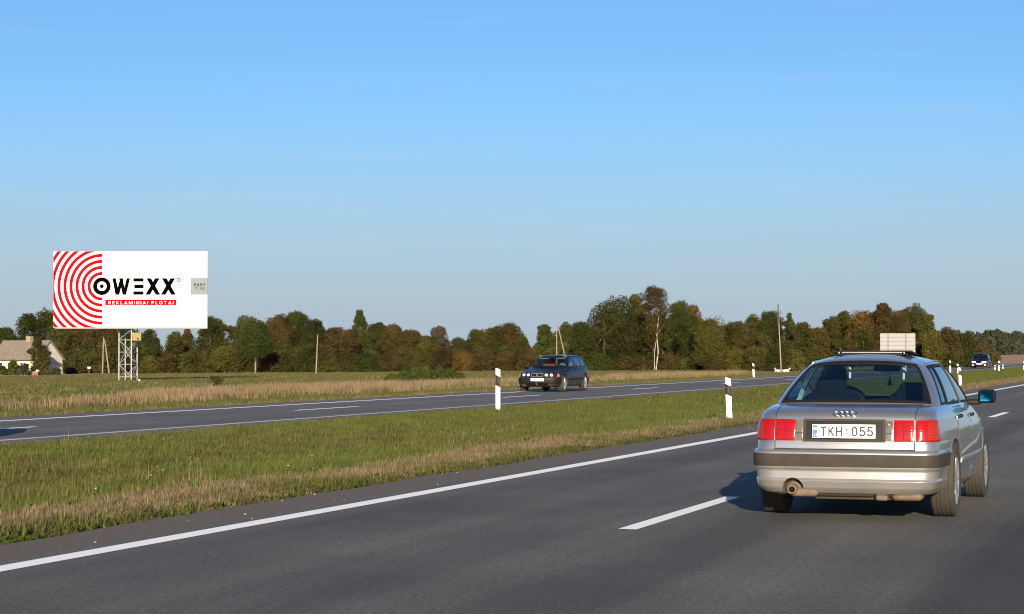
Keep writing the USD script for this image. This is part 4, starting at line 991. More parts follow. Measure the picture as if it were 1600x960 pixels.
def wheel_parts(th, x, y, R_, W, spokes=10, rim_r=.66, mat_rim='rim_alloy'):
    o = 1 if y > 0 else -1
    w = thing_child(th, 'wheel')
    prof = [(rim_r * R_, -W * .42), (R_ * .82, -W * .5), (R_ * .95, -W * .47), (R_ * .99, -W * .40)]
    for k in range(5):
        a = -W * .34 + k * W * .17
        prof += [(R_, a - W * .055), (R_, a + W * .055), (R_ * .982, a + W * .07), (R_ * .982, a + W * .10)] if k < 4 else [(R_, a - W * .055), (R_, a + W * .055)]
    prof += [(R_ * .99, W * .40), (R_ * .95, W * .47), (R_ * .82, W * .5), (rim_r * R_, W * .42)]
    obj('tyre', moved(revolve(prof, 40), at=(x, y, R_)), 'tyre_rubber', w, smooth=40)
    r = rim_r * R_
    barrel = revolve([(r, -W * .42), (r * .93, -W * .36), (r * .93, W * .34), (r * 1.0, W * .43), (r * 1.02, W * .45)], 36)
    spk = []
    for k in range(spokes):
        b = rbox(r * .80, .030, r * .17, .008, (r * .52, o * W * .36, 0)); b.apply_transform(RY(2 * np.pi * k / spokes)); spk.append(b)
    hub = revolve([(0, o * W * .43), (r * .20, o * W * .42), (r * .26, o * W * .34), (r * .26, o * W * .2)], 20)
    ringo = revolve([(r * .86, o * W * .30), (r * .99, o * W * .42), (r * 1.03, o * W * .44), (r * 1.03, o * W * .40)], 36)
    obj('rim', moved(cat_([barrel, hub, ringo] + spk), at=(x, y, R_)), mat_rim, w, smooth=35)
    obj('brake_disc', moved(revolve([(0, o * W * .1), (r * .85, o * W * .1), (r * .85, o * W * -.1), (0, o * W * -.1)], 24), at=(x, y, R_)), 'rim_dark', w)
def thing_child(parent, name):
    return UsdGeom.Xform.Define(stage, numbered(str(parent.GetPath()) + '/' + name))
def gx(prim):
    return UsdGeom.Xform(prim)
def seat(th, x, y, look, top=1.13, head=True):
    s = obj('seat', [rbox(.52, .52, .16, .05, (x, y, .36)), rbox(.15, .50, .66, .06, (x - .30, y, .70), rot=RY(-.22)), rbox(.13, .36, .18, .05, (x - .385, y, .98))] , look, th, smooth=50)
    if head:
        obj('headrest', [rbox(.10, .27, .17, .045, (x - .41, y, top - .085)), bar((x - .40, y - .07, .95), (x - .41, y - .07, top - .1), .008), bar((x - .40, y + .07, .95), (x - .41, y + .07, top - .1), .008)], look, gx(s), smooth=50)
def seated_person(label, loc, rotz, hair, cloth, scale=1.0):
    """Driver: hips at the origin's x, facing +x, hands on a wheel."""
    th = thing('person', label, 'person', loc, rotz)
    chains = [[((0, .0, .50), .15), ((-.14, 0, .78), .145)], [((-.14, .10, .78), .11), ((-.14, -.10, .78), .11), ((-.19, .16, .98), .065), ((-.19, -.16, .98), .065)],
              [((-.19, 0, 1.0), .065), ((-.17, 0, 1.09), .055)], [((-.16, 0, 1.17), .085), ((-.17, 0, 1.21), .088), ((-.13, 0, 1.13), .062)], [((-.12, 0, 1.10), .045), ((-.085, 0, 1.105), .03)],
              [((-.062, 0, 1.155), .016), ((-.075, 0, 1.185), .012)]]
    for a in (-1, 1):
        chains += [[((-.19, a * .19, .97), .062), ((.03, a * .25, .74), .046)], [((.03, a * .25, .74), .044), ((.30, a * .17, .82), .030)], [((.30, a * .17, .82), .030), ((.37, a * .165, .85), .026)],
                   [((0, a * .09, .46), .10), ((.44, a * .13, .46), .068)], [((.44, a * .13, .46), .064), ((.70, a * .13, .18), .042)], [((.70, a * .13, .18), .04), ((.84, a * .13, .15), .032)],
                   [((-.165, a * .088, 1.165), .020), ((-.17, a * .09, 1.185), .018)]]
        for k in range(4):
            y = a * (.165 + (k - 1.5) * .017)
            chains += [[((.37, y, .86), .011), ((.415, y, .875 - .004 * k), .010)], [((.415, y, .875 - .004 * k), .010), ((.425, y, .850), .009)]]
        chains += [[((.33, a * .14, .85), .012), ((.375, a * .125, .885), .010)]]
    obj('body', hullchain(chains, .03, 4), 'skin', th, smooth=True)
    g = lambda r: r + .014
    cl = [[(p, g(r)) for p, r in c] for c in chains[:2]] + [[((-.19, 0, .99), .075), ((-.18, 0, 1.03), .062)]]
    for a in (-1, 1):
        cl += [[((-.19, a * .19, .97), .076), ((.03, a * .25, .74), .060)], [((.03, a * .25, .74), .058), ((.27, a * .18, .81), .044)]]
    obj('jacket', hullchain(cl, .04, 4), cloth, th, smooth=True)
    obj('trousers', hullchain([[((0, a * .09, .46), .114), ((.44, a * .13, .46), .082)] for a in (-1, 1)] + [[((.44, a * .13, .46), .08), ((.68, a * .13, .2), .056)] for a in (-1, 1)], .04, 4), 'cloth_dark', th, smooth=True)
    obj('hair', hullchain([[((-.175, 0, 1.215), .096), ((-.195, 0, 1.17), .085), ((-.20, 0, 1.12), .06)]], .03, 3), hair, th, smooth=True)
    for a in (-1, 1):
        obj('eye', trimesh.creation.icosphere(1, .011).apply_translation((-.083, a * .033, 1.178)), 'eye_dark', th)
    obj('mouth', rbox(.01, .042, .01, .004, (-.058, 0, 1.118)), 'plate_red', th)
    return th
def plate(th, origin, ax_r, look_text, text='TKH 055', w=.52, h=.113, nrm=(-1, 0, 0)):
    """A number plate: origin at its centre, ax_r the direction its text runs in."""
    r, n = np.asarray(ax_r, float), np.asarray(nrm, float); up = np.cross(n, r)
    A = np.eye(4); A[:3, 0], A[:3, 1], A[:3, 2], A[:3, 3] = r, up, n, origin
    pl = obj('number_plate', moved(rbox(w, h, .008, .003), A), 'plate_white', th)
    P_ = gx(pl)
    obj('plate_band', moved(box(.040, h * .86, .002, (-w / 2 + .027, 0, .005)), A), 'plate_blue', P_)
    if look_text:
        obj('plate_flag', moved(box(.026, .018, .002, (-w / 2 + .027, .022, .0065)), A), 'plate_yellow', P_)
        m = meshkit.text_mesh('LT', .018, .002, True); m.apply_translation((-w / 2 + .017, -.040, .0055)); obj('plate_country', moved(m, A), 'plate_white', P_)
    xs = -w / 2 + .065
    adv = (w - .075) / 7.0
    for k, ch in enumerate(text):
        if ch == ' ':
            for nm, lk, yy in (('plate_sticker', 'plate_red', .012), ('plate_sticker', 'plate_blue', -.018)):
                c = trimesh.creation.cylinder(.009, .002, sections=12); c.apply_translation((xs + adv * .5, yy, .006)); obj(nm, moved(c, A), lk, P_)
        else:
            m = meshkit.text_mesh(ch, h * .66, .002, True)
            m.apply_scale((min(adv * .78 / (m.bounds[1, 0] - m.bounds[0, 0]), 1.2), 1, 1)); m.apply_translation((xs + adv * .5 - (m.bounds[0, 0] + m.bounds[1, 0]) / 2, -h * .33, .0045)); obj('plate_character', moved(m, A), 'plate_ink', P_)
        xs += adv
    return pl
def arch_lip(body, x, r, side, z0):
    pts = []
    for a in np.linspace(math.radians(28), math.radians(152), 22):
        z = z0 + r * math.sin(a); xx = x + r * math.cos(a)
        if z < .2: continue
        pts.append(body.P(z, body.k_x(z, xx)) * [1, side, 1] + [0, side * .004, 0])
    return tube(pts, .006, 7)
def cut_arches(solid, axles, r, zc, extra=()):
    m = to_man(solid)
    for x in axles:
        for sd in (-1, 1):
            c = trimesh.creation.cylinder(r, .60, sections=48); c.apply_transform(RX(np.pi / 2)); c.apply_translation((x, sd * .86, zc)); m = m - to_man(c)
    for e in extra:
        m = m - to_man(e)
    return to_tm(m)
def cabin_build(th, cab, windows, paint_, crown, glass, sill=.07, top=.94, frame=.012):
    """windows: (name, a0, a1, glass, both sides?) in column numbers; everything else is painted pillar."""
    last = cab.n - 1
    spans = sorted((a0, a1) for _, a0, a1, *_ in windows)
    ms = []
    for sd in (-1, 1):
        ms += [cab.patch(0, last, 0, sill, 0, na=70, nv=3, side=sd, thick=.02), cab.patch(0, last, top, 1, 0, na=70, nv=3, side=sd, thick=.02)]
        cur = 0
        for a0, a1 in spans:
            if a0 > cur + 1e-6: ms.append(cab.patch(cur, a0, sill, top, 0, side=sd, thick=.02))
            cur = a1
        if cur < last: ms.append(cab.patch(cur, last, sill, top, 0, side=sd, thick=.02))
    obj('roof', [cab.roof(crown)], paint_, th, smooth=35)
    obj('pillars', ms, paint_, th, smooth=35)
    for nm, a0, a1, gl in windows:
        centre = a0 == 0 or a1 == last
        fx = .035
        for sd in ((1,) if centre else (-1, 1)):
            if centre:
                b0, b1 = (a0, a1 - .10) if a0 == 0 else (a0 + .10, a1)
                pane = [cab.patch(a0, a1, sill, top, -.004, side=q, nv=10, na=16) for q in (-1, 1)]
                fr = []
                for q in (-1, 1):
                    fr += [cab.patch(a0, a1, sill - .01, sill + .045, .003, side=q, nv=3, na=16, thick=.008), cab.patch(a0, a1, top - .05, top + .01, .003, side=q, nv=3, na=16, thick=.008)]
                    fr += [cab.patch(a1 - .13, a1 + .01, sill, top, .0035, side=q, nv=10, thick=.008)] if a0 == 0 else [cab.patch(a0 - .01, a0 + .13, sill, top, .0035, side=q, nv=10, thick=.008)]
            else:
                da = frame / max(np.linalg.norm(cab.P(a1, .5) - cab.P(a0, .5)), .1) * (a1 - a0) * 2
                pane = [cab.patch(a0, a1, sill, top, -.004, side=sd, nv=8, na=10)]
                fr = [cab.patch(a0, a1, sill - .005, sill + .05, .003, side=sd, nv=3, na=10, thick=.008), cab.patch(a0, a1, top - .045, top + .01, .003, side=sd, nv=3, na=10, thick=.008),
                      cab.patch(a0 - da * .3, a0 + da, sill, top, .0035, side=sd, nv=8, na=3, thick=.008), cab.patch(a1 - da, a1 + da * .3, sill, top, .0035, side=sd, nv=8, na=3, thick=.008)]
            w = obj(nm, pane, gl, th, smooth=40)
            obj('window_seal', fr, 'trim_black', gx(w), smooth=35)
def door_panels(th, body, spec, paint_, seam='seam_dark'):
    for nm, xa, xb, z0, z1 in spec:
        for sd in (-1, 1):
            fa, fb = (lambda z, x=xa: body.k_x(z, x)), (lambda z, x=xb: body.k_x(z, x))
            d = obj(nm, body.patch(fa, fb, z0, z1, .0035, 8, 16, sd), paint_, th, smooth=35)
            obj('gap', [body.patch(lambda z: body.k_x(z, xa - .005), lambda z: body.k_x(z, xa + .005), z0, z1, .0048, 6, 2, sd), body.patch(lambda z: body.k_x(z, xb - .005), lambda z: body.k_x(z, xb + .005), z0, z1, .0048, 6, 2, sd)], seam, gx(d))
            h = body.P(z1 * body.q - .085, body.k_x(z1 * body.q - .085, xa + .13)) * [1, sd, 1]
            obj('handle', rbox(.17, .035, .030, .010, h + [0, sd * .012, 0]), 'trim_black', gx(d), smooth=40)
def mirror(th, x, y, z, look, rear=True):
    for sd in (-1, 1):
        m = obj('door_mirror', [rbox(.11, .160, .125, .035, (x, sd * (y + .02), z), 2), rbox(.07, .13, .05, .02, (x + .02, sd * (y - .10), z - .055))], look, th, smooth=50)
        obj('mirror_glass', rbox(.008, .125, .095, .003, (x - .054, sd * (y + .02), z)), 'mirror_glass', gx(m))

# ------------------------------------------------ silver saloon seen from behind
def silver_saloon(label, L, t, scale):
    b = R(L, t, 0.0)
    th = thing('saloon_car', label, 'car', b, math.pi / 2 - TH); UsdGeom.Xform(th).AddScaleOp().Set((scale,) * 3)
    AX, WB = .96, 2.545                        # rear axle from the rear bumper, wheelbase
    body = Body([
        # z,   xr,   xf,   w,    wr,   wf,   rr,  rf,  br,  bf
        [.215, .16, 4.20, .740, .640, .600, .14, .20, .03, .10],
        [.245, .070, 4.30, .780, .700, .660, .15, .25, .03, .12],
        [.285, .030, 4.34, .812, .735, .700, .15, .28, .035, .14],
        [.335, .012, 4.36, .826, .752, .712, .15, .28, .035, .14],
        [.350, .008, 4.365, .828, .756, .714, .15, .28, .035, .14],
        [.366, .022, 4.365, .830, .750, .714, .15, .28, .035, .14],
        [.440, .024, 4.375, .838, .756, .716, .15, .28, .035, .14],
        [.452, .010, 4.38, .840, .766, .718, .15, .28, .035, .14],
        [.465, .008, 4.385, .841, .768, .720, .15, .28, .035, .14],
        [.575, .008, 4.39, .846, .770, .720, .15, .28, .035, .14],
        [.588, .008, 4.385, .847, .769, .718, .15, .28, .035, .14],
        [.604, .022, 4.37, .847, .766, .710, .15, .28, .035, .14],
        [.612, .060, 4.34, .847, .752, .705, .15, .28, .035, .13],
        [.660, .070, 4.315, .845, .748, .70, .15, .28, .035, .12],
        [.680, .076, 4.31, .843, .746, .70, .15, .28, .035, .12],
        [.760, .090, 4.27, .835, .740, .695, .15, .28, .035, .12],
        [.780, .094, 4.20, .832, .738, .69, .15, .28, .035, .12],
        [.865, .118, 3.72, .812, .730, .70, .16, .20, .035, .06],
        [.900, .135, 3.50, .800, .722, .70, .17, .18, .038, .05],
        [.930, .168, 3.32, .785, .708, .695, .19, .16, .042, .05],
        [.952, .225, 3.20, .768, .692, .69, .21, .15, .05, .05],
        [.970, .330, 3.12, .750, .678, .68, .22, .15, .06, .05],
        [.985, .56, 3.08, .730, .665, .66, .22, .15, .07, .05]])
    SQ = .967
    q_ = lambda z: z * SQ
    body.t[:, 0] *= SQ; body.q = SQ; body.t[:, 3:6] *= .975
    zs = sorted(set(np.round(np.concatenate([body.t[:, 0], np.arange(.235, .945, .025)]), 4)))
    notch = cat_([moved(trimesh.creation.cylinder(.088, .5, sections=32), RY(np.pi / 2), (.1, .415, .270))])
    notch2 = box(.5, .175, .12, (.1, .415, .210))
    shell = cut_arches(body.solid(zs), (AX, AX + WB), .345, .315, [notch, notch2])
    obj('body', shell, 'silver_paint', th, smooth=24)
    # rear bumper rubbing strip, boot lid and its seams
    kx = lambda x: (lambda z: body.k_x(z, x)); kr = lambda y: (lambda z: body.k_rear(z, y))
    def both(fn): return [fn(1), fn(-1)]
    obj('bumper_strip', both(lambda sd: body.patch(0, lambda z: body.k_x(z, AX - math.sqrt(.352 ** 2 - (z - .315) ** 2)), .468, .574, .008, 5, 40, sd, .02, .004)), 'bumper_strip', th, smooth=35)
    obj('side_strip', both(lambda sd: body.patch(kx(AX + .36), kx(AX + WB - .36), .455, .50, .010, 4, 24, sd, .02, .003)), 'silver_paint', th, smooth=35)
    obj('front_strip', both(lambda sd: body.patch(kx(AX + WB + .36), body.N - 1, .468, .574, .008, 5, 30, sd, .02, .004)), 'bumper_strip', th, smooth=35)
    lid = obj('boot_lid', both(lambda sd: body.patch(0, kr(.572), .622, .984, .004, 26, 14, sd)), 'silver_paint', th, smooth=35)
    obj('boot_gap', both(lambda sd: body.patch(kr(.569), kr(.577), .615, .983, .0052, 26, 2, sd)) + both(lambda sd: body.patch(0, kr(.577), .609, .618, .006, 3, 10, sd)), 'seam_dark', gx(lid), smooth=35)
    # lamps: outer on the wing, inner on the lid, pale reversing lamps, dark plate panel
    for sd in (1, -1):
        o = obj('tail_light', body.patch(kr(.580), kx(.300), .682, .862, .010, 9, 26, sd, .02, .006), 'lens_red', th, smooth=40)
        obj('indicator_lens', body.patch(kr(.668), kx(.245), .698, .846, .0172, 6, 16, sd, .004, .002), 'lens_amber_red', gx(o), smooth=40)
        o = obj('tail_light', body.patch(kr(.405), kr(.566), .682, .862, .012, 9, 14, sd, .02, .006), 'lens_red', th, smooth=40)
        obj('reversing_light', body.patch(kr(.338), kr(.402), .684, .860, .012, 7, 8, sd, .02, .003), 'lamp_clear', th, smooth=40)
        obj('lens_divider', [body.patch(kr(y - .003), kr(y + .003), .686, .858, .019, 6, 2, sd) for y in (.485,)] + [body.patch(kr(.408), kr(.563), .768, .773, .019, 2, 8, sd)], 'lens_dark', gx(o))
        obj('lamp_rib', body.patch(kr(.338), kr(.402), .744, .752, .017, 2, 4, sd, .02), 'bumper_strip', gx(o))
    pan = obj('plate_panel', both(lambda sd: body.patch(0, kr(.334), .680, .862, .006, 6, 12, sd)), 'trim_black', th, smooth=35)
    obj('panel_frame', both(lambda sd: body.patch(0, kr(.336), .846, .866, .018, 3, 12, sd)) + both(lambda sd: body.patch(0, kr(.336), .676, .692, .018, 3, 12, sd)) + both(lambda sd: body.patch(kr(.312), kr(.336), .690, .850, .018, 5, 4, sd)), 'bumper_strip', gx(pan), smooth=35)
    x = body.P(q_(.77), 0)[0]
    plate(th, (x - .028, 0.0, q_(.768)), (0, -1, 0), True)
    obj('boot_lock', moved(revolve([(0, -.012), (.012, -.012), (.020, 0), (.020, .02)], 20), RZ(-np.pi / 2), (body.P(.80, body.k_rear(.80, .37))[0] - .018, -.37, .80)), 'chrome', th, smooth=40)
    # four linked rings
    em = []
    zc = q_(.915); x0 = body.P(zc, 0)[0]
    sl = math.atan2(body.P(q_(.938), 0)[0] - body.P(q_(.888), 0)[0], .05)
    for k in range(4):
        tor = trimesh.creation.torus(.029, .0052, 24, 8); tor.apply_transform(RY(np.pi / 2)); tor.apply_transform(RY(sl)); tor.apply_translation((x0 - .010, (k - 1.5) * -.044, zc)); em.append(tor)
    obj('ring_badge', em, 'chrome', th, smooth=True)
    door_panels(th, body, [('rear_door', 1.28, 2.16, .30, .955), ('front_door', 2.18, 3.17, .28, .945)], 'silver_paint')
    for sd in (1, -1):
        for xx in (AX, AX + WB):
            obj('arch_lip', arch_lip(body, xx, .350, sd, .315), 'silver_paint', th, smooth=50)
            wheel_parts(th, xx, sd * .722, .312, .205)
    # under the tail: silencer, pipe, axle beam, tank
    obj('silencer', [rbox(.30, .74, .14, .06, (.36, -.06, .240), 2), rbox(.20, .26, .10, .045, (.24, -.50, .225), 2), rbox(.06, .10, .05, .02, (.15, -.30, .20), 2)], 'rust_pipe', th, smooth=50)
    ex = obj('exhaust_pipe', [tube([(.46, .12, .235), (.30, .28, .250), (.18, .40, .262), (.06, .415, .262)], .040, 16), rbox(.16, .24, .075, .034, (.13, .335, .238), 2), moved(trimesh.creation.icosphere(3, 1.0).apply_scale((.09, .085, .062)), at=(.17, .415, .272))], 'rust_pipe', th, smooth=50)
    obj('exhaust_tip', moved(revolve([(.026, .05), (.026, -.055), (.037, -.055), (.040, -.045), (.040, .05)], 24), RZ(-np.pi / 2), (.045, .415, .262)), 'rust_pipe', gx(ex), smooth=40)
    obj('pipe_bore', moved(trimesh.creation.cylinder(.0265, .02, sections=20), RY(np.pi / 2), (.015, .415, .262)), 'under_black', gx(ex))
    obj('axle_beam', [bar((AX, -.68, .30), (AX, .68, .30), .045, .045, 12), bar((AX + .1, -.5, .28), (AX - .35, -.5, .33), .03), bar((AX + .1, .5, .28), (AX - .35, .5, .33), .03)], 'rim_dark', th)
    obj('underbody', [rbox(3.5, 1.2, .10, .03, (2.2, 0, .235))], 'under_black', th)
    obj('front_grille', body.patch(body.N - 1 - 8, body.N - 1, .64, .755, .008, 4, 8, 1), 'trim_black', th)
    for sd in (-1, 1):
        obj('headlight', body.patch(lambda z: body.k_front(z, .66), lambda z: body.k_front(z, .36), .63, .755, .01, 5, 10, sd), 'lens_head', th, smooth=40)
    # greenhouse
    cols = [
        (.60, 0, .942, 1.185, 0, 1.338), (.615, .32, .941, 1.195, .235, 1.333), (.665, .645, .934, 1.245, .480, 1.306), (.775, .703, .924, 1.35, .545, 1.292),
        (1.00, .722, .920, 1.47, .568, 1.298), (1.235, .730, .918, 1.585, .577, 1.304), (1.98, .738, .915, 2.00, .587, 1.310), (2.06, .738, .915, 2.08, .587, 1.310),
        (2.90, .728, .910, 2.40, .567, 1.292), (3.00, .672, .914, 2.47, .515, 1.298), (3.12, .35, .922, 2.55, .27, 1.322), (3.16, 0, .925, 2.57, 0, 1.330)]
    cols = [(a, b, c, d, e * .925, f) for a, b, c, d, e, f in cols]
    cab = Cabin(cols)
    cabin_build(th, cab, [('rear_window', 0, 2.0, 'glass_tint'), ('quarter_window', 3.2, 4.55, 'glass_side'), ('rear_door_window', 4.72, 6.0, 'glass_side'), ('front_door_window', 7.0, 7.9, 'glass_side'), ('windscreen', 9.0, 11, 'glass_screen')], 'silver_paint', 1.378, None)
    obj('drip_rail', [tube([cab.P(a, 1.0) * [1, sd, 1] + [0, sd * .004, .004] for a in np.linspace(3.0, 8.2, 24)], .006, 6) for sd in (-1, 1)], 'silver_paint', th, smooth=40)
    mirror(th, 2.72, .885, .985, 'trim_black')
    # sunroof tilted up at its rear edge
    sr = obj('sunroof', moved(rbox(.40, .54, .015, .006), RY(.07), (1.82, 0, 1.377)), 'silver_paint', th, smooth=40)
    obj('sunroof_seal', [moved(rbox(.41, .71, .013, .005), RY(.07), (1.82, 0, 1.3885)), moved(rbox(.40, .64, .012, .004), RY(.055), (1.82, 0, 1.364))], 'trim_black', gx(sr))
    obj('sunroof_hinge', [rbox(.03, .018, .018, .005, (1.61, y, 1.388)) for y in (-.29, .29)], 'chrome', gx(sr))
    # inside
    obj('parcel_shelf', [rbox(.58, 1.24, .03, .01, (.96, 0, .922)), rbox(.10, 1.1, .12, .04, (1.30, 0, .90))], 'interior_dark', th)
    obj('dashboard', [rbox(.42, 1.36, .10, .04, (2.90, 0, .875)), rbox(.22, .42, .10, .05, (2.78, .36, .93))], 'interior_dark', th, smooth=50)
    obj('steering_wheel', moved(trimesh.creation.torus(.185, .016, 28, 8), T(RY(np.pi / 2 - .45)), (2.52, .36, .90)), 'interior_dark', th, smooth=True)
    obj('interior_mirror', [rbox(.03, .25, .075, .014, (2.60, .0, 1.25)), bar((2.61, 0, 1.25), (2.64, 0, 1.31), .008)], 'interior_dark', th, smooth=40)
    tr = sg.Polygon([(0, .075), (.012, .045), (.006, .045), (.02, .018), (.010, .018), (.028, -.014), (.006, -.014), (.006, -.028), (-.006, -.028), (-.006, -.014), (-.028, -.014), (-.010, .018), (-.02, .018), (-.006, .045), (-.012, .045)])
    m = trimesh.creation.extrude_polygon(tr, .004); m.apply_transform(RX(np.pi / 2)); m.apply_transform(RZ(np.pi / 2))
    obj('air_freshener', [moved(m, at=(2.56, -.03, 1.10)), bar((2.56, -.03, 1.17), (2.60, -.01, 1.23), .002)], 'freshener_green', th)
    seat(th, 2.12, .37, 'seat_cloth', 1.165); seat(th, 2.12, -.37, 'seat_cloth', 1.125)
    obj('rear_seat', rbox(.2, 1.25, .45, .08, (1.38, 0, .70)), 'seat_cloth', th)
    obj('cabin_floor', box(2.2, 1.3, .02, (2.1, 0, .30)), 'interior_dark', th)
    return th, body
def at_car(L, t, heading, scale, p):
    b = R(L, t, 0.0); c, s_ = math.cos(heading), math.sin(heading)
    return b + np.array([p[0] * c - p[1] * s_, p[0] * s_ + p[1] * c, p[2]]) * scale
SC, SL, ST = 1.015, -2.80, 17.22
silver, sbody = silver_saloon('silver saloon car seen from behind, driving away in the near lane', SL, ST, SC)
seated_person('driver of the silver saloon, seen from behind as a dark silhouette', at_car(SL, ST, math.pi / 2 - TH, SC, (2.14, .37, .0)), math.pi / 2 - TH, 'hair_dark', 'cloth_dark')

# ------------------------------------------------ dark estate coming the other way (and the hatchback far off, same construction)
def estate(label, L, t, paint_, kind, lit=False, name='estate_car'):
    b = R(L, t, 0.0)
    th = thing(name, label, 'car', b, -math.pi / 2 - TH)
    AX, WB = .86, 2.70
    body = Body([
        [.20, .16, 4.22, .74, .64, .60, .14, .20, .03, .12],
        [.24, .06, 4.36, .80, .72, .68, .16, .24, .04, .14],
        [.30, .02, 4.40, .83, .75, .74, .16, .24, .04, .15],
        [.40, .01, 4.42, .845, .76, .76, .16, .24, .04, .15],
        [.50, .00, 4.43, .85, .765, .77, .16, .24, .04, .15],
        [.535, .01, 4.425, .85, .765, .765, .16, .24, .04, .15],
        [.545, .05, 4.37, .85, .75, .74, .16, .22, .04, .14],
        [.60, .06, 4.35, .848, .745, .735, .16, .22, .04, .14],
        [.68, .065, 4.31, .842, .745, .725, .16, .22, .04, .13],
        [.715, .07, 4.26, .838, .742, .72, .16, .22, .04, .13],
        [.74, .072, 4.10, .834, .742, .72, .16, .20, .04, .12],
        [.80, .078, 3.80, .822, .74, .715, .16, .18, .04, .09],
        [.87, .09, 3.40, .800, .735, .71, .16, .16, .04, .06],
        [.92, .10, 3.10, .775, .72, .70, .17, .15, .04, .05],
        [.95, .13, 2.98, .75, .70, .69, .18, .15, .05, .05],
        [.962, .16, 2.95, .735, .69, .68, .18, .15, .05, .05]])
    body.t[:, 0] *= .958; body.q = .958
    zs = sorted(set(np.round(np.concatenate([body.t[:, 0], np.arange(.235, .91, .04)]), 4)))
    obj('body', cut_arches(body.solid(zs), (AX, AX + WB), .345, .315), paint_, th, smooth=32)
    kx = lambda x: (lambda z: body.k_x(z, x)); kf = lambda y: (lambda z: body.k_front(z, y))
    both = lambda fn: [fn(1), fn(-1)]
    obj('front_bumper', both(lambda sd: body.patch(kx(AX + WB + .37), body.N - 1, .30, .53, .006, 6, 30, sd, .01, .003)), 'trim_black' if kind == 'estate' else paint_, th, smooth=35)
    obj('bumper_intake', both(lambda sd: body.patch(kf(.42), body.N - 1, .25, .36, .010, 4, 14, sd)), 'under_black', th)
    for sd in (1, -1):
        hl = obj('headlight', body.patch(kf(.655), kf(.265), .575, .708, .006, 6, 14, sd, .02, .002), 'trim_black' if kind == 'estate' else 'lens_head', th, smooth=40)
        for y in (.34, .52) if kind == 'estate' else (.46,):
            p = body.P(.615, body.k_front(.615, y)) * [1, sd, 1]; rr = .062 if kind == 'estate' else .085
            c = trimesh.creation.icosphere(2, 1.0); c.apply_scale((.03, rr, rr * .95)); c.apply_translation(p + [.004, 0, 0]); obj('lamp_lens', c, 'lamp_lit' if lit else 'lens_head', gx(hl), smooth=True)
        obj('indicator', body.patch(kf(.705), kx(4.03), .585, .70, .010, 5, 12, sd, .02, .003) if kind == 'estate' else body.patch(kf(.70), kx(4.08), .60, .69, .010, 5, 12, sd), 'lens_orange' if kind == 'estate' else 'lens_head', th, smooth=40)
        if lit:
            c = trimesh.creation.icosphere(2, 1.0); c.apply_scale((.03, .06, .05)); c.apply_translation(body.P(.33, body.k_front(.33, .56)) * [1, sd, 1] + [.012, 0, 0]); obj('fog_light', c, 'lamp_lit', th, smooth=True)
        # two grille openings with chrome rims
        if kind == 'estate':
            gr = obj('grille', body.patch(kf(.205), kf(.022), .588, .700, .008, 4, 8, sd), 'under_black', th)
            obj('grille_rim', [body.patch(kf(.212), kf(.015), a, b_, .016, 2, 8, sd) for a, b_ in ((.584, .591), (.697, .704))] + [body.patch(kf(y), kf(y - .008), .584, .704, .016, 4, 2, sd) for y in (.215, .028)], 'rim_bright', gx(gr), smooth=35)
            obj('grille_slat', [body.patch(kf(y), kf(y - .008), .592, .696, .013, 3, 2, sd) for y in np.linspace(.19, .05, 7)], 'trim_black', gx(gr))
        else:
            obj('grille', body.patch(kf(.24), kf(0.0), .585, .69, .008, 4, 8, sd), 'under_black', th)
    if kind == 'estate':
        p = body.P(.7165, body.N - 1)
        obj('bonnet_badge', moved(revolve([(0, -.008), (.030, -.006), (.036, 0), (.036, .01)], 20), RX(-np.pi / 2), p + [-.06, 0, .012]), 'chrome', th, smooth=40)
    p = body.P(.462, body.N - 1)
    plate(th, p + [.022, 0, -.005], (0, 1, 0), False, '', nrm=(1, 0, 0))
    bn = obj('bonnet', both(lambda sd: body.patch(kf(.60), body.N - 1, .722, .948, .004, 14, 14, sd)), paint_, th, smooth=35)
    obj('bonnet_gap', both(lambda sd: body.patch(kf(.606), kf(.598), .72, .94, .0052, 12, 2, sd)), 'seam_dark', gx(bn))
    door_panels(th, body, [('rear_door', 1.18, 2.03, .28, .945), ('front_door', 2.05, 3.04, .28, .935)], paint_)
    obj('side_strip', both(lambda sd: body.patch(kx(AX + .37), kx(AX + WB - .37), .46, .52, .010, 4, 24, sd, .02, .003)), 'trim_black', th, smooth=35)
    for sd in (1, -1):
        for xx in (AX, AX + WB):
            obj('arch_lip', arch_lip(body, xx, .350, sd, .315), paint_, th, smooth=50)
            wheel_parts(th, xx, sd * .735, .312, .205, 7)
        obj('tail_light', body.patch(lambda z: body.k_rear(z, .52), kx(.33), .62, .80, .008, 5, 14, sd), 'lens_red', th, smooth=40)
    obj('underbody', rbox(3.4, 1.2, .12, .03, (2.2, 0, .24)), 'under_black', th)
    if kind == 'estate':
        top = 1.325; rx = .55; zc = 1.372
    else:
        top = 1.43; rx = .60; zc = 1.485
    cols = [(.17, 0, .955, rx, 0, top), (.18, .32, .954, rx + .01, .27, top - .004), (.22, .62, .950, rx + .05, .50, top - .018), (.32, .690, .946, rx + .12, .560, top - .020),
            (.50, .705, .944, rx + .22, .575, top - .012), (1.05, .718, .942, 1.05, .585, top - .008), (1.16, .720, .942, 1.16, .587, top - .006), (1.90, .728, .940, 1.92, .590, top - .002), (1.98, .728, .940, 2.0, .59, top - .002),
            (2.80, .715, .936, 2.30, .565, top - .022), (2.90, .660, .940, 2.37, .515, top - .016), (3.02, .35, .948, 2.46, .27, top), (3.05, 0, .951, 2.49, 0, top + .004)]
    cols = [(a, b, c - .040, d, e, f) for a, b, c, d, e, f in cols]
    cab = Cabin(cols)
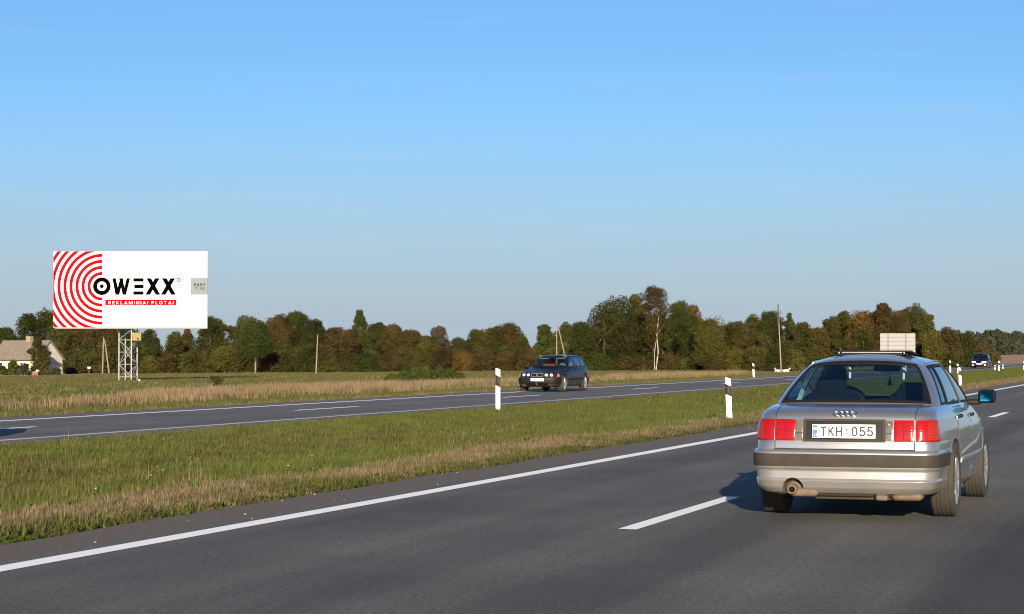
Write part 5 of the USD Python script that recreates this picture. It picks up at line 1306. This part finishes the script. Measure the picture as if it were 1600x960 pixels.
    cabin_build(th, cab, [('tailgate_window', 0, 2.0, 'glass_tint'), ('load_bay_window', 4.0, 5.0, 'glass_side'), ('rear_door_window', 6.0, 7.0, 'glass_side'), ('front_door_window', 8.0, 8.9, 'glass_side'), ('windscreen', 10.0, 12, 'glass_screen')], paint_, zc, None)
    if kind == 'estate':
        for sd in (-1, 1):
            obj('roof_rail', tube([(rx + .25, sd * .52, top + .015), (rx + .35, sd * .53, top + .05), (1.4, sd * .55, top + .06), (2.1, sd * .54, top + .045), (2.2, sd * .535, top + .015)], .013, 7), 'trim_black', th, smooth=40)
    mirror(th, 2.62, .90, .95, paint_ if kind != 'estate' else 'trim_black')
    obj('dashboard', [rbox(.40, 1.34, .10, .04, (2.78, 0, .85))], 'interior_dark', th, smooth=50)
    obj('steering_wheel', moved(trimesh.creation.torus(.185, .016, 24, 8), RY(np.pi / 2 - .45), (2.42, .36, .90)), 'interior_dark', th, smooth=True)
    obj('interior_mirror', rbox(.03, .22, .06, .014, (2.50, 0, 1.26)), 'interior_dark', th, smooth=40)
    obj('sun_visor', [rbox(.02, .40, .12, .008, (2.40, y, 1.265)) for y in (-.34, .34)], 'visor_grey' if kind == 'estate' else 'interior_dark', th)
    seat(th, 2.02, .37, 'seat_cloth', 1.16); seat(th, 2.02, -.37, 'seat_red' if kind == 'estate' else 'seat_cloth', 1.14)
    obj('cabin_floor', box(2.6, 1.3, .02, (1.9, 0, .30)), 'interior_dark', th)
    return th, body
HB = -math.pi / 2 - TH
EL_, ET = -22.9, 76.6
navy, nb = estate('dark navy estate car coming towards the camera on the far carriageway', EL_, ET, 'navy_paint', 'estate')
seated_person('driver of the dark estate car, behind the windscreen', at_car(EL_, ET, HB, 1, (2.04, .37, 0)), HB, 'hair_dark', 'cloth_blue')
hatch, hb_ = estate('small distant blue hatchback with lit headlights at the far right', -19.6, 204.5, 'blue_paint', 'hatch', True, 'hatchback_car')

copy_of(navy, R(-19.55, 27.3 + 2.2, 0.0), HB, 'dark car just outside the left edge, its shadow falling on the far carriageway', 'car', name='estate_car')
